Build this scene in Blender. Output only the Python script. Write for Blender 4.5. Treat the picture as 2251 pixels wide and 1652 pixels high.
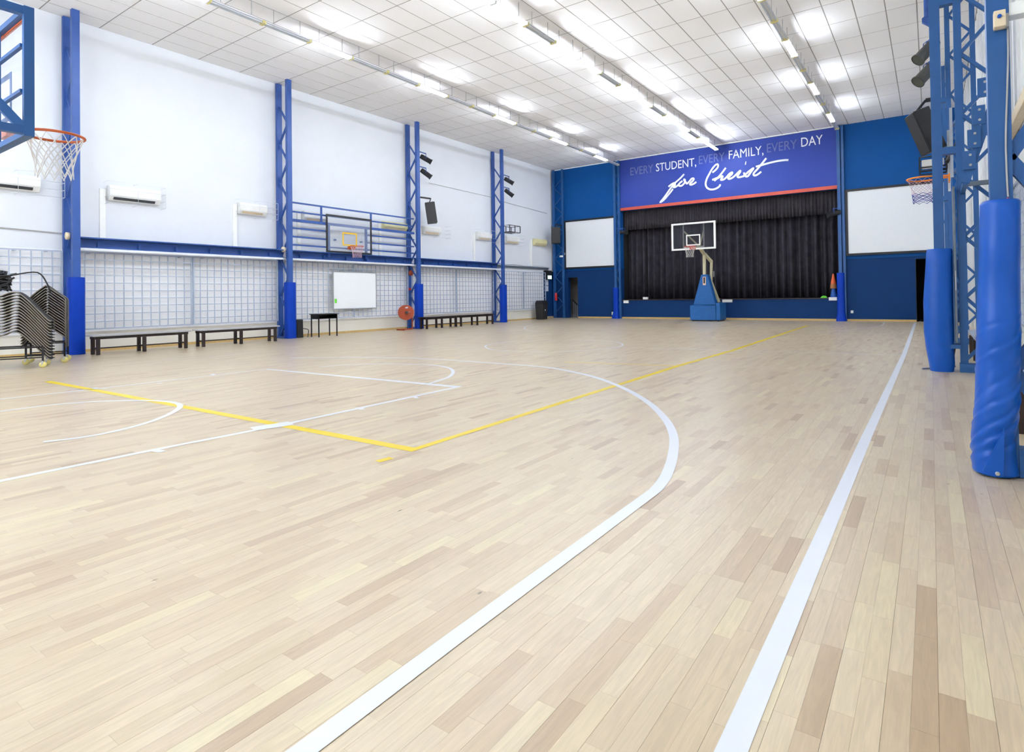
import bpy, bmesh, math, random
from mathutils import Vector, Matrix
random.seed(7)
for o in list(bpy.data.objects): bpy.data.objects.remove(o)
scene = bpy.context.scene
C = scene.collection

# ---------------------------------------------------------------- camera
IW, IH = 2251.0, 1652.0
F, CX, CY, YAW, PIT, ROL = 1257.47, 1221.99, 633.438, -0.5803, 0.0123, 0.0141
POS = Vector((3.5953, -3.2925, 1.2615))
_fw = Vector((math.sin(YAW)*math.cos(PIT), math.cos(YAW)*math.cos(PIT), math.sin(PIT)))
_r = Vector((math.cos(YAW), -math.sin(YAW), 0)); _d = _fw.cross(_r)
RIGHT = _r*math.cos(ROL) + _d*math.sin(ROL); DOWN = -_r*math.sin(ROL) + _d*math.cos(ROL)
cam_d = bpy.data.cameras.new('camera'); cam = bpy.data.objects.new('camera', cam_d); C.objects.link(cam)
cam_d.sensor_width = 36; cam_d.lens = F/IW*36
cam_d.shift_x = (IW/2-CX)/IW; cam_d.shift_y = (CY-IH/2)/IW
cam_d.clip_start = .05; cam_d.clip_end = 200
M3 = Matrix((RIGHT, -DOWN, -_fw)).transposed()
cam.matrix_world = Matrix.Translation(POS) @ M3.to_4x4()
scene.camera = cam

def ray(px, py): return RIGHT*((px-CX)/F) + DOWN*((py-CY)/F) + _fw
def on(ax, val, px, py):
    v = ray(px, py); return POS + v*((val-POS[ax])/v[ax])
def fl(px, py, z=0.0): return on(2, z, px, py)
def project(P):
    q = Vector(P)-POS; z = q.dot(_fw)
    return (CX+F*q.dot(RIGHT)/z, CY+F*q.dot(DOWN)/z, z) if z > .05 else None

# ---------------------------------------------------------------- world, view
world = bpy.data.worlds.new('world'); scene.world = world; world.use_nodes = True
world.node_tree.nodes['Background'].inputs[0].default_value = (.86, .93, 1, 1)
world.node_tree.nodes['Background'].inputs[1].default_value = 9.0
scene.view_settings.view_transform = 'Standard'; scene.view_settings.look = 'None'
scene.view_settings.exposure = 0.19; scene.view_settings.gamma = 1.0
scene.view_settings.use_curve_mapping = False
scene.cycles.use_denoising = True
scene.cycles.max_bounces = 6; scene.cycles.diffuse_bounces = 4; scene.cycles.glossy_bounces = 3; scene.cycles.transparent_max_bounces = 8
scene.cycles.sample_clamp_indirect = 6; scene.cycles.use_adaptive_sampling = True; scene.cycles.adaptive_threshold = .15; scene.cycles.adaptive_min_samples = 16
TUBE = 150.0          # emission of a lit fluorescent tube

# ---------------------------------------------------------------- materials
MATS = {}
def lin(c): return tuple((x/255/12.92 if x <= 10 else ((x/255+.055)/1.055)**2.4) for x in c)
def mat(name, rgb, rough=.5, metal=0., spec=.5, var=.06, scale=8., bump=0., bscale=60., alpha=1., trans=0., emit=0., coat=0.):
    if name in MATS: return MATS[name]
    m = bpy.data.materials.new(name); m.use_nodes = True; nt = m.node_tree; N = nt.nodes; L = nt.links
    b = N['Principled BSDF']; col = lin(rgb)
    b.inputs['Roughness'].default_value = rough; b.inputs['Metallic'].default_value = metal
    b.inputs['Specular IOR Level'].default_value = spec; b.inputs['Coat Weight'].default_value = coat
    tc = N.new('ShaderNodeTexCoord')
    no = N.new('ShaderNodeTexNoise'); no.inputs['Scale'].default_value = scale; no.inputs['Detail'].default_value = 4
    L.new(tc.outputs['Object'], no.inputs['Vector'])
    rp = N.new('ShaderNodeValToRGB')
    rp.color_ramp.elements[0].color = tuple(c*(1-var) for c in col)+(1,); rp.color_ramp.elements[1].color = tuple(min(1, c*(1+var)) for c in col)+(1,)
    rp.color_ramp.elements[0].position = .3; rp.color_ramp.elements[1].position = .7
    L.new(no.outputs['Fac'], rp.inputs['Fac']); L.new(rp.outputs['Color'], b.inputs['Base Color'])
    if bump:
        n2 = N.new('ShaderNodeTexNoise'); n2.inputs['Scale'].default_value = bscale; L.new(tc.outputs['Object'], n2.inputs['Vector'])
        bp = N.new('ShaderNodeBump'); bp.inputs['Strength'].default_value = bump; bp.inputs['Distance'].default_value = .01
        L.new(n2.outputs['Fac'], bp.inputs['Height']); L.new(bp.outputs['Normal'], b.inputs['Normal'])
    if trans: b.inputs['Transmission Weight'].default_value = trans
    if alpha < 1: b.inputs['Alpha'].default_value = alpha
    if emit:
        b.inputs['Emission Color'].default_value = col+(1,); b.inputs['Emission Strength'].default_value = emit
    MATS[name] = m; return m

mat('wall_white', (228, 231, 236), .8, spec=.2, var=.015, scale=1.5, bump=.15, bscale=9)
mat('wall_cream', (232, 228, 216), .7, var=.03, scale=2)
mat('wall_white_brightened', (252, 252, 253), .7, var=.01, scale=2); mat('cladding_white', (236, 237, 236), .6, var=.05, scale=3)
mat('tile_white', (250, 249, 250), .85, var=.012, scale=40, bump=.1, bscale=120)
mat('grid_grey', (176, 174, 172), .6); mat('ceiling_grid', (158, 155, 152), .7)
mat('blue_wall', (10, 78, 146), .6, spec=.18, var=.04, scale=2)
mat('blue_wall_low', (12, 54, 106), .6, spec=.18, var=.04, scale=2)
mat('blue_steel', (44, 82, 154), .42, var=.08, scale=5)
mat('blue_steel_deep', (34, 86, 146), .42, var=.08, scale=5)
mat('pad_blue', (2, 82, 180), .4, spec=.4, var=.06, scale=6, bump=.25, bscale=7)
mat('pad_blue_left', (0, 56, 170), .5, spec=.2, var=.05, scale=6, bump=.1, bscale=7)
mat('banner_blue', (50, 70, 158), .55, spec=.3, var=.06, scale=.6)
mat('stripe_red', (205, 84, 66), .5)
mat('letter_white', (248, 250, 252), .5)
mat('letter_grey', (104, 116, 176), .5)
mat('curtain_black', (54, 52, 58), .95, spec=.1, var=.25, scale=3)
mat('valance_black', (60, 57, 61), .95, spec=.1, var=.2, scale=3)
mat('stage_dark', (14, 13, 14), .9)
mat('screen_white', (246, 249, 252), .7, var=.01)
mat('frame_black', (22, 22, 24), .5)
mat('black_plastic', (30, 30, 32), .5)
mat('black_metal', (24, 23, 25), .45, metal=.2)
mat('dark_wood', (46, 30, 26), .45, var=.2, scale=20)
mat('bench_top', (176, 176, 180), .3, var=.08)
mat('baseboard_wood', (204, 172, 110), .45, var=.1, scale=14)
mat('white_metal', (232, 236, 240), .35, metal=.1, var=.03)
mat('mesh_steel', (176, 186, 204), .4, metal=.1, var=.05)
mat('grey_steel', (108, 118, 130), .35, metal=.6, var=.1)
mat('zinc', (190, 192, 195), .3, metal=.8)
mat('plastic_white', (246, 246, 242), .4, var=.02)
mat('plastic_yellowed', (226, 220, 170), .45, var=.04)
mat('plastic_cream', (226, 208, 176), .45)
mat('vent_dark', (64, 66, 70), .5)
mat('rim_orange', (196, 92, 40), .4)
mat('rim_bright_orange', (240, 140, 30), .35)
mat('rim_red', (190, 60, 40), .4)
mat('net_white', (226, 224, 220), .8)
mat('net_pink', (214, 176, 190), .8)
mat('net_blue', (24, 40, 150), .8)
mat('net_black', (40, 34, 32), .8)
mat('target_yellow', (236, 192, 40), .5)
mat('cream_steel', (214, 206, 170), .4, var=.05)
mat('stand_blue', (22, 96, 168), .55, var=.08, scale=8, bump=.1)
mat('reel_orange', (160, 66, 36), .45, var=.1)
mat('red', (190, 30, 34), .4)
mat('cone_orange', (222, 96, 50), .5)
mat('cone_tan', (170, 110, 66), .6)
mat('cone_blue', (36, 92, 176), .5)
mat('dome_green', (110, 226, 60), .5)
mat('chair_metal', (128, 121, 112), .32, metal=.4, var=.1)
mat('chair_shell', (34, 34, 36), .6, var=.15, scale=60)
mat('wheel_yellow', (222, 208, 130), .4)
mat('paper', (225, 232, 244), .8)
mat('line_white', (230, 233, 240), .32, var=.01)
mat('line_yellow', (238, 208, 16), .32, var=.03)
mat('lamp_housing', (236, 238, 242), .35, var=.02)
mat('tube_off', (214, 220, 228), .2)
mat('clip_yellow', (226, 216, 150), .5)
mat('lens_dark', (60, 66, 60), .2); mat('par_grey', (78, 78, 76), .45)
mat('stair_grey', (126, 120, 112), .8)
mat('acrylic_edge', (225, 230, 234), .25)
mat('exit_glow', (190, 255, 225), .5, emit=1.6)
mat('tag_label', (226, 196, 170), .5)
mat('bench_dark', (40, 28, 26), .45, var=.2, scale=20)
mat('seam_dark', (150, 124, 94), .8)
mat('brown_wood', (150, 98, 60), .5)
mat('silver_bench', (168, 176, 190), .3, metal=.3)
mat('tube_on', (232, 242, 255), .5, emit=TUBE)
def glass(name, rgb, alpha):
    m = mat(name, rgb, .05, var=0); b = m.node_tree.nodes['Principled BSDF']; b.inputs['Alpha'].default_value = alpha; return m
glass('acrylic', (214, 222, 232), .13); glass('acrylic_dark', (60, 62, 74), .3)

def wood_material(name, use_object):
    m = bpy.data.materials.new(name); m.use_nodes = True; nt = m.node_tree; N = nt.nodes; L = nt.links
    b = N['Principled BSDF']
    if use_object: rn = N.new('ShaderNodeObjectInfo').outputs['Random']
    else:
        a = N.new('ShaderNodeAttribute'); a.attribute_name = 'tone'; rn = a.outputs['Fac']
    geo = N.new('ShaderNodeNewGeometry')
    off = N.new('ShaderNodeVectorMath'); off.operation = 'MULTIPLY_ADD'
    cb = N.new('ShaderNodeCombineXYZ'); L.new(rn, cb.inputs[0]); L.new(rn, cb.inputs[1])
    off.inputs[1].default_value = (37, 91, 0); L.new(cb.outputs[0], off.inputs[0]); L.new(geo.outputs['Position'], off.inputs[2])
    mp = N.new('ShaderNodeMapping'); mp.inputs['Scale'].default_value = (9, .8, 1); L.new(off.outputs[0], mp.inputs['Vector'])
    n1 = N.new('ShaderNodeTexNoise'); n1.inputs['Scale'].default_value = 3; n1.inputs['Detail'].default_value = 5; n1.inputs['Distortion'].default_value = 2.6
    L.new(mp.outputs[0], n1.inputs['Vector'])
    mp2 = N.new('ShaderNodeMapping'); mp2.inputs['Scale'].default_value = (140, 5, 1); L.new(off.outputs[0], mp2.inputs['Vector'])
    n2 = N.new('ShaderNodeTexNoise'); n2.inputs['Scale'].default_value = 2; n2.inputs['Detail'].default_value = 3; L.new(mp2.outputs[0], n2.inputs['Vector'])
    r1 = N.new('ShaderNodeValToRGB'); cr = r1.color_ramp; cr.interpolation = 'LINEAR'
    cols = [(0, (182, 155, 122)), (.04, (198, 174, 141)), (.3, (210, 190, 158)), (.55, (215, 196, 163)), (.8, (207, 185, 152)), (.93, (220, 204, 166)), (1, (194, 169, 138))]
    cr.elements[0].position = 0; cr.elements[0].color = lin(cols[0][1])+(1,); cr.elements[1].position = 1; cr.elements[1].color = lin(cols[-1][1])+(1,)
    for p, c in cols[1:-1]:
        e = cr.elements.new(p); e.color = lin(c)+(1,)
    L.new(rn, r1.inputs['Fac'])
    mr = N.new('ShaderNodeMapRange'); mr.inputs['To Min'].default_value = .91; mr.inputs['To Max'].default_value = 1.07; mr.inputs['From Min'].default_value = .3; mr.inputs['From Max'].default_value = .7
    L.new(n1.outputs['Fac'], mr.inputs['Value'])
    mr2 = N.new('ShaderNodeMapRange'); mr2.inputs['To Min'].default_value = .96; mr2.inputs['To Max'].default_value = 1.03; mr2.inputs['From Min'].default_value = .3; mr2.inputs['From Max'].default_value = .7
    L.new(n2.outputs['Fac'], mr2.inputs['Value'])
    mu = N.new('ShaderNodeMath'); mu.operation = 'MULTIPLY'; L.new(mr.outputs[0], mu.inputs[0]); L.new(mr2.outputs[0], mu.inputs[1])
    # knots
    mp3 = N.new('ShaderNodeMapping'); mp3.inputs['Scale'].default_value = (4.6, 2.2, 0); L.new(geo.outputs['Position'], mp3.inputs['Vector'])
    vo = N.new('ShaderNodeTexVoronoi'); vo.inputs['Scale'].default_value = 1.0; L.new(mp3.outputs[0], vo.inputs['Vector'])
    kr = N.new('ShaderNodeValToRGB'); kr.color_ramp.elements[0].position = .01; kr.color_ramp.elements[0].color = (.25, .2, .16, 1); kr.color_ramp.elements[1].position = .045; kr.color_ramp.elements[1].color = (1, 1, 1, 1)
    L.new(vo.outputs['Distance'], kr.inputs['Fac'])
    vm = N.new('ShaderNodeVectorMath'); vm.operation = 'SCALE'; L.new(r1.outputs['Color'], vm.inputs[0]); L.new(mu.outputs[0], vm.inputs['Scale'])
    vk = N.new('ShaderNodeVectorMath'); vk.operation = 'MULTIPLY'; L.new(vm.outputs[0], vk.inputs[0]); L.new(kr.outputs['Color'], vk.inputs[1])
    L.new(vk.outputs[0], b.inputs['Base Color'])
    b.inputs['Roughness'].default_value = .4; b.inputs['Specular IOR Level'].default_value = .5; b.inputs['Coat Weight'].default_value = .6; b.inputs['Coat Roughness'].default_value = .3
    MATS[name] = m; return m
wood_material('plank_wood', True); wood_material('strip_wood', False)

# ---------------------------------------------------------------- mesh helpers
def perp(d):
    d = d.normalized(); a = Vector((0, 0, 1)) if abs(d.z) < .9 else Vector((1, 0, 0))
    u = d.cross(a).normalized(); return u, d.cross(u).normalized()
def smooth_path(pts, n=6, closed=False):
    P = [Vector(p) for p in pts]; out = []; k = len(P)
    for i in range(k if closed else k-1):
        p0 = P[(i-1) % k] if (closed or i > 0) else P[i]; p1 = P[i]; p2 = P[(i+1) % k]; p3 = P[(i+2) % k] if (closed or i+2 < k) else p2
        for s in range(n):
            t = s/n
            out.append(.5*((2*p1)+(p2-p0)*t+(2*p0-5*p1+4*p2-p3)*t*t+(3*p1-p0-3*p2+p3)*t**3))
    if not closed: out.append(P[-1])
    return out
class MB:
    def __init__(s): s.v = []; s.f = []; s.sm = []
    def add(s, vs, fs, sm=False):
        b = len(s.v); s.v += [Vector(v) for v in vs]
        for f in fs: s.f.append(tuple(b+i for i in f)); s.sm.append(sm)
        return s
    def box(s, x0, x1, y0, y1, z0, z1):
        x0, x1 = sorted((x0, x1)); y0, y1 = sorted((y0, y1)); z0, z1 = sorted((z0, z1))
        return s.add([(x, y, z) for z in (z0, z1) for x, y in ((x0, y0), (x1, y0), (x1, y1), (x0, y1))],
              [(0, 3, 2, 1), (4, 5, 6, 7), (0, 1, 5, 4), (1, 2, 6, 5), (2, 3, 7, 6), (3, 0, 4, 7)])
    def bar(s, p, q, w, h=None, up=None):
        p, q = Vector(p), Vector(q); h = h or w; d = (q-p).normalized()
        if up is None: u, v = perp(d)
        else:
            u = d.cross(Vector(up)).normalized(); v = u.cross(d).normalized()
        c = [(-1, -1), (1, -1), (1, 1), (-1, 1)]
        return s.add([e+u*(a*w/2)+v*(b*h/2) for e in (p, q) for a, b in c], [(0, 3, 2, 1), (4, 5, 6, 7), (0, 1, 5, 4), (1, 2, 6, 5), (2, 3, 7, 6), (3, 0, 4, 7)])
    def tube(s, path, r, n=6, closed=False):
        P = [Vector(p) for p in path]; k = len(P); vs = []; fs = []; u = None
        for i, p in enumerate(P):
            a = P[i-1] if (i or closed) else p; b = P[(i+1) % k] if (i < k-1 or closed) else p
            d = (b-a).normalized()
            if u is None: u, w = perp(d)
            else:
                u = (u-d*u.dot(d)); u = u.normalized() if u.length > 1e-6 else perp(d)[0]; w = d.cross(u)
            rr = r[i] if isinstance(r, (list, tuple)) else r
            vs += [p+u*(rr*math.cos(2*math.pi*j/n))+w*(rr*math.sin(2*math.pi*j/n)) for j in range(n)]
        for i in range(k if closed else k-1):
            for j in range(n):
                a, b = i*n+j, i*n+(j+1) % n; c, d2 = ((i+1) % k)*n+(j+1) % n, ((i+1) % k)*n+j
                fs.append((a, b, c, d2))
        s.add(vs, fs, True)
        if not closed:
            s.add(vs[:n], [tuple(range(n-1, -1, -1))]); s.add(vs[-n:], [tuple(range(n))])
        return s
    def lathe(s, prof, cen, n=16, axis='z'):
        cen = Vector(cen); vs = []; fs = []
        for r, h in prof:
            for j in range(n):
                a = 2*math.pi*j/n; c, q = r*math.cos(a), r*math.sin(a)
                vs.append(cen+Vector({'z': (c, q, h), 'x': (h, c, q), 'y': (q, h, c)}[axis]))
        for i in range(len(prof)-1):
            for j in range(n): fs.append((i*n+j, i*n+(j+1) % n, (i+1)*n+(j+1) % n, (i+1)*n+j))
        s.add(vs, fs, True); k = len(prof)
        if prof[0][0] > 1e-4: s.add(vs[:n], [tuple(range(n-1, -1, -1))])
        if prof[-1][0] > 1e-4: s.add(vs[-n:], [tuple(range(n))])
        return s
    def prism(s, poly, d):
        n = len(poly); P = [Vector(p) for p in poly]; d = Vector(d)
        return s.add(P+[p+d for p in P], [tuple(range(n-1, -1, -1)), tuple(range(n, 2*n))]+[(i, (i+1) % n, n+(i+1) % n, n+i) for i in range(n)])
    def build(s, name, m, parent=None, local=False, bevel=0):
        off = Vector((0, 0, 0)); r = parent
        if parent is not None and not local:
            while r.parent is not None: r = r.parent
            off = r.location
        me = bpy.data.meshes.new(name); me.from_pydata([tuple(v-off) for v in s.v], [], s.f); me.update()
        me.polygons.foreach_set('use_smooth', s.sm)
        bm = bmesh.new(); bm.from_mesh(me); bmesh.ops.recalc_face_normals(bm, faces=bm.faces); bm.to_mesh(me); bm.free()
        me.materials.append(MATS[m])
        o = bpy.data.objects.new(name, me); C.objects.link(o)
        if parent is not None: o.parent = parent
        if bevel:
            b = o.modifiers.new('bevel', 'BEVEL'); b.width = bevel; b.segments = 2; b.limit_method = 'ANGLE'
        return o
def thing(name, label, cat, loc=(0, 0, 0), rz=0., group=None):
    o = bpy.data.objects.new(name, None); C.objects.link(o); o.location = loc; o.rotation_euler = (0, 0, rz); o.empty_display_size = .1
    return tag(o, label, cat, group)
def tag(o, label, cat, group=None):
    o['label'] = label; o['category'] = cat
    if group: o['group'] = group
    return o
def struct(o): o['kind'] = 'structure'; return o
def obj_from(me, name, parent, loc=(0, 0, 0), rot=None):
    o = bpy.data.objects.new(name, me); C.objects.link(o); o.parent = parent; o.location = loc
    if rot: o.rotation_euler = rot
    return o
def mesh_box(name, sx, sy, sz, m):
    o = MB().box(-sx/2, sx/2, -sy/2, sy/2, -sz/2, sz/2).build(name, m); me = o.data; bpy.data.objects.remove(o); return me

# ---------------------------------------------------------------- room dimensions
XW, XR, YF, YB, H = -14.31, 4.70, 23.81, -6.6, 8.35
STX0, STX1, ST_Z, ST_TOP = -10.03, 0.31, .99, 5.66      # stage opening

# floor ------------------------------------------------------------
floor = struct(MB().box(XW-.3, XR+.3, YB-.3, YF+.3, -.2, -.004).build('floor', 'seam_dark'))
BW, SW = .1395, .0695
lens = [.30, .36, .42, .48, .54, .62]
strip_me = []
for l in lens:
    g = .0002; x, y = SW/2-g/2, l/2-g/2; t = .0004
    m_ = MB().add([(-x, -y, -.012), (x, -y, -.012), (x, y, -.012), (-x, y, -.012), (-x+t*.3, -y+t*.3, 0), (x-t*.3, -y+t*.3, 0), (x-t*.3, y-t*.3, 0), (-x+t*.3, y-t*.3, 0)],
        [(4, 5, 6, 7), (0, 1, 5, 4), (1, 2, 6, 5), (2, 3, 7, 6), (3, 0, 4, 7)])
    o = m_.build('plank', 'plank_wood'); strip_me.append(o.data); bpy.data.objects.remove(o)
strips = []
i = math.floor((XW-3.173)/BW)
while 3.173+i*BW < XR:
    for k in (0, 1):
        xc = 3.173+i*BW+.0003+SW*(k+.5); y = YB-random.random()*.6
        if xc < XW or xc > XR: continue
        while y < YF:
            li = random.randrange(6); strips.append((xc, y+lens[li]/2, li)); y += lens[li]
    i += 1
def area_px(sp):
    q = project((sp[0], sp[1], 0))
    if not q or not (-40 < q[0] < IW+40 and -40 < q[1] < IH+60): return 0
    return lens[sp[2]]/q[2]**3
strips.sort(key=area_px, reverse=True)
for xc, yc, li in strips[:300]: obj_from(strip_me[li], 'plank', floor, (xc, yc, 0))
vs, fs, tones = [], [], []
for xc, yc, li in strips[300:]:
    b = len(vs); l = lens[li]; x, y = SW/2-.0001, l/2-.00015
    q = project((xc, yc, 0)); z = 0
    vs += [(xc-x, yc-y, -.012), (xc+x, yc-y, -.012), (xc+x, yc+y, -.012), (xc-x, yc+y, -.012), (xc-x, yc-y, z), (xc+x, yc-y, z), (xc+x, yc+y, z), (xc-x, yc+y, z)]
    fs += [tuple(b+j for j in f) for f in ((4, 5, 6, 7), (0, 1, 5, 4), (1, 2, 6, 5), (2, 3, 7, 6), (3, 0, 4, 7))]
    t = random.random(); tones += [t]*5
me = bpy.data.meshes.new('plank_field'); me.from_pydata(vs, [], fs); me.update()
at = me.attributes.new('tone', 'FLOAT', 'FACE'); at.data.foreach_set('value', tones); me.materials.append(MATS['strip_wood'])
o = obj_from(me, 'plank_field', floor); o['kind'] = 'stuff'

# court lines -------------------------------------------------------
def line(pts, w, m, label=None, closed=False, z=.0015):
    P = [Vector((p[0], p[1], 0)) for p in pts]; k = len(P); vs = []; fs = []
    for i, p in enumerate(P):
        a = P[i-1] if (i or closed) else p; b = P[(i+1) % k] if (i < k-1 or closed) else p
        d = (b-a).normalized(); n = Vector((-d.y, d.x, 0))
        if 0 < i < k-1 and not closed:
            d1 = (p-a).normalized(); c = max(.5, d.dot(d1)); n = n/c
        vs += [p+n*(w/2)+Vector((0, 0, z)), p-n*(w/2)+Vector((0, 0, z))]
    for i in range(k if closed else k-1):
        j = (i+1) % k; fs.append((2*i, 2*i+1, 2*j+1, 2*j))
    o = MB().add(vs, fs).build('court_line', m, floor)
    if label: o['label'] = label
    return o
def arc(cx, cy, r, a0, a1, n=64): return [(cx+r*math.cos(math.radians(a0+(a1-a0)*i/n)), cy+r*math.sin(math.radians(a0+(a1-a0)*i/n))) for i in range(n+1)]
P2 = lambda *q: [fl(*a) for a in q]
S = fl(2012, 709)
line([(fl(1607, 1652).x-.0, YB+1)]+[fl(1607, 1652), fl(1822, 1150), fl(1905, 960), fl(1987, 780), S], .08, 'line_white', 'white sideline on the right')
far_y = fl(1770, 715).y
line(P2((105, 838), (908, 988), (1490, 804), (1610, 770))+[Vector((fl(1765, 718).x, far_y, 0))], .1, 'line_yellow', 'yellow volleyball boundary')
line(P2((1240, 795), (1490, 804)), .06, 'line_yellow', 'yellow attack line', z=.001)
line(P2((830, 1014), (861, 1006)), .07, 'line_yellow', 'short yellow dash')
line(P2((1390, 764), (1610, 770), (1987, 780)), .045, 'line_white', 'white halfway line', z=.001)
line(P2((900, 764), (1066, 762)), .04, 'line_white', z=.001)
# key of the near basket
ft0, ft1 = fl(1007, 850), fl(585, 811)
line([fl(-300, 1118), fl(0, 1057), fl(350, 986), fl(613, 935), ft0, ft1, fl(215, 854), fl(0, 877), fl(-300, 905)], .068, 'line_white', 'white key of the near basket')
for a, b, w in (((340, 990), (358, 993), .06), ((555, 943), (640, 930), .2), ((786, 896), (798, 900), .06), ((910, 872), (918, 875), .05)): line(P2(a, b), w, 'line_white', z=.003)
for a, b in (((205, 852), (216, 854)), ((345, 843), (358, 841)), ((465, 822), (472, 824))): line(P2(a, b), .06, 'line_white')
def traced(px, w=.05, n=6, label=None, z=.0022):
    line([(p.x, p.y) for p in smooth_path(P2(*px), n)], w, 'line_white', label, z=z)
traced(((95, 971), (180, 961), (250, 948), (320, 930), (370, 911), (395, 895), (388, 886), (350, 881), (290, 880), (200, 883), (100, 891), (0, 904)), .062, 6, 'white no-charge arc')
traced(((945, 842), (985, 829), (996, 817), (985, 808), (950, 802), (890, 800), (800, 800), (700, 806)), .06, 6, 'white free throw arc')
traced(((640, 786), (800, 785), (900, 787), (1000, 792), (1100, 799), (1200, 807), (1290, 824), (1360, 848), (1420, 881), (1460, 918), (1480, 956), (1479, 1000), (1464, 1046), (1440, 1078)), .08, 6, 'white three-point arc')
line(P2((1440, 1078), (1000, 1402), (665, 1652))+[Vector((fl(665, 1652).x, YB+1.5, 0))], .08, 'line_white', 'white three-point straight', z=.0026)
e0, e1 = fl(1066, 762), fl(1369, 758); cc = (e0+e1)/2; rr = (e1-e0).length/2
traced(((1066, 762), (1085, 769), (1150, 772), (1220, 773), (1300, 769), (1350, 764), (1369, 758), (1350, 751), (1280, 747), (1200, 748), (1120, 751), (1075, 757), (1066, 762)), .045, 5, 'white centre circle')
traced(((1210, 729), (1165, 726), (1153, 720), (1175, 713), (1240, 709)), .04, 4)
traced(((1320, 726), (1370, 731), (1460, 730), (1560, 723), (1680, 708)), .04, 4)
traced(((1780, 732), (1880, 724), (1935, 716), (1944, 708)), .04, 4, 'white far three-point arc')
line(P2((0, 822), (110, 813)), .035, 'line_white'); line(P2((250, 800), (560, 776)), .03, 'line_white')

# ceiling -------------------------------------------------------------
ceil = struct(MB().box(XW-.3, XR+.3, YB-.3, YF+.3, H+.0025, H+.25).build('ceiling', 'ceiling_grid'))
TX, TY, tx0, ty0 = .66, 1.2, -13.07, 5.0
tile_me = mesh_box('ceiling_tile', TX-.026, TY-.026, .02, 'tile_white')
tiles = []
for i in range(-2, 30):
    for j in range(-10, 17):
        x, y = tx0+(i+.5)*TX, ty0+(j+.5)*TY
        x0, x1, y0, y1 = max(x-TX/2, XW), min(x+TX/2, XR), max(y-TY/2, YB), min(y+TY/2, YF)
        if x1-x0 < .03 or y1-y0 < .03: continue
        q = project(((x0+x1)/2, (y0+y1)/2, H)); a = (x1-x0)*(y1-y0)/q[2]**3 if q and -60 < q[0] < IW+60 and q[1] > -40 else 0
        full = x1-x0 > TX-1e-4 and y1-y0 > TY-1e-4
        tiles.append((a, full, x0, x1, y0, y1))
tiles.sort(reverse=True); n_t = 0; rest = MB(); grid = MB()
for a, full, x0, x1, y0, y1 in tiles:
    dz = random.uniform(-.0015, .0015)
    if a > 0 and full and n_t < 300:
        obj_from(tile_me, 'ceiling_tile', ceil, ((x0+x1)/2, (y0+y1)/2, H+.009+dz*.5)); n_t += 1
    else: rest.box(x0+.013, x1-.013, y0+.013, y1-.013, H-.001+dz*.5, H+.02)
o = rest.build('ceiling_tile_field', 'tile_white', ceil); o['kind'] = 'stuff'

# left wall -----------------------------------------------------------
wl = struct(MB().box(XW-.25, XW, YB-.3, YF+.3, .5, H+.1).build('wall_left', 'wall_white'))
MB().box(XW-.25, XW+.02, YB-.3, YF+.2, 0, .5).build('plinth', 'wall_cream', wl)
MB().box(XW-.01, XW+.012, YB-.2, YF, .5, 2.56).build('brightened_lower_wall', 'wall_white_brightened', wl)  # brighter wall face added behind the mesh, offsets shade below the beam
struct(MB().box(XW+.02, XW+.035, YB, YF, 0, .07).build('baseboard_left', 'baseboard_wood'))
# back wall; its unseen window row is added to brighten the near floor
wb = struct(MB().box(XW-.3, XR+.3, YB-.25, YB, 0, 2.2).box(XW-.3, XR+.3, YB-.25, YB, 4.6, H+.1).box(XW-.3, -10, YB-.25, YB, 2.2, 4.6).box(1, XR+.3, YB-.25, YB, 2.2, 4.6).build('wall_back', 'wall_white'))
win = struct(MB().box(-10, 1, YB-.14, YB-.08, 2.2, 2.3).box(-10, 1, YB-.14, YB-.08, 4.5, 4.6).build('added_window_1', 'white_metal'))
for k in range(9): MB().box(-10+k*1.36, -9.93+k*1.36, YB-.14, YB-.08, 2.3, 4.5).build('added_mullion', 'white_metal', win)
# right wall -----------------------------------------------------------
wr = MB().box(XR+.05, XR+.3, YB-.3, YF+.3, 0, H+.1)
wr = struct(wr.build('wall_right', 'cladding_white'))
rib_me = mesh_box('cladding_rib', .05, .16, H-2.9, 'cladding_white')
for k in range(60):
    y = -3+k*.45
    obj_from(rib_me, 'cladding_rib', wr, (XR+.03, y, 2.9+(H-2.9)/2))
MB().box(XR-.02, XR+.06, YB, YF, 0, .62).build('plinth', 'wall_cream', wr)

# far wall --------------------------------------------------------------
D1 = (-13.38, -12.72, 2.28); D2 = (3.09, 3.95, 2.52)
wf = MB(); T = .3
wf.box(XW-.3, D1[0], YF, YF+T, 0, 2.62).box(D1[1], STX0, YF, YF+T, 0, 2.62).box(D1[0], D1[1], YF, YF+T, D1[2], 2.62)
wf.box(STX1, D2[0], YF, YF+T, 0, 2.62).box(D2[1], XR+.3, YF, YF+T, 0, 2.62).box(D2[0], D2[1], YF, YF+T, D2[2], 2.62)
wall_far = struct(wf.build('wall_far', 'blue_wall_low'))
MB().box(XW-.3, STX0, YF-.02, YF+T, 2.62, H+.1).box(STX1, XR+.3, YF-.02, YF+T, 2.62, H+.1).box(STX0, STX1, YF+.02, YF+T, ST_TOP, H+.1).build('upper_wall', 'blue_wall', wall_far)
MB().box(STX0, STX1, YF+.02, YF+T, 0, ST_Z-.04).build('stage_front', 'blue_wall_low', wall_far)
MB().box(STX0, STX1, YF-.03, YF+3.2, ST_Z-.04, ST_Z).build('stage_floor', 'dark_wood', wall_far)
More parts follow.
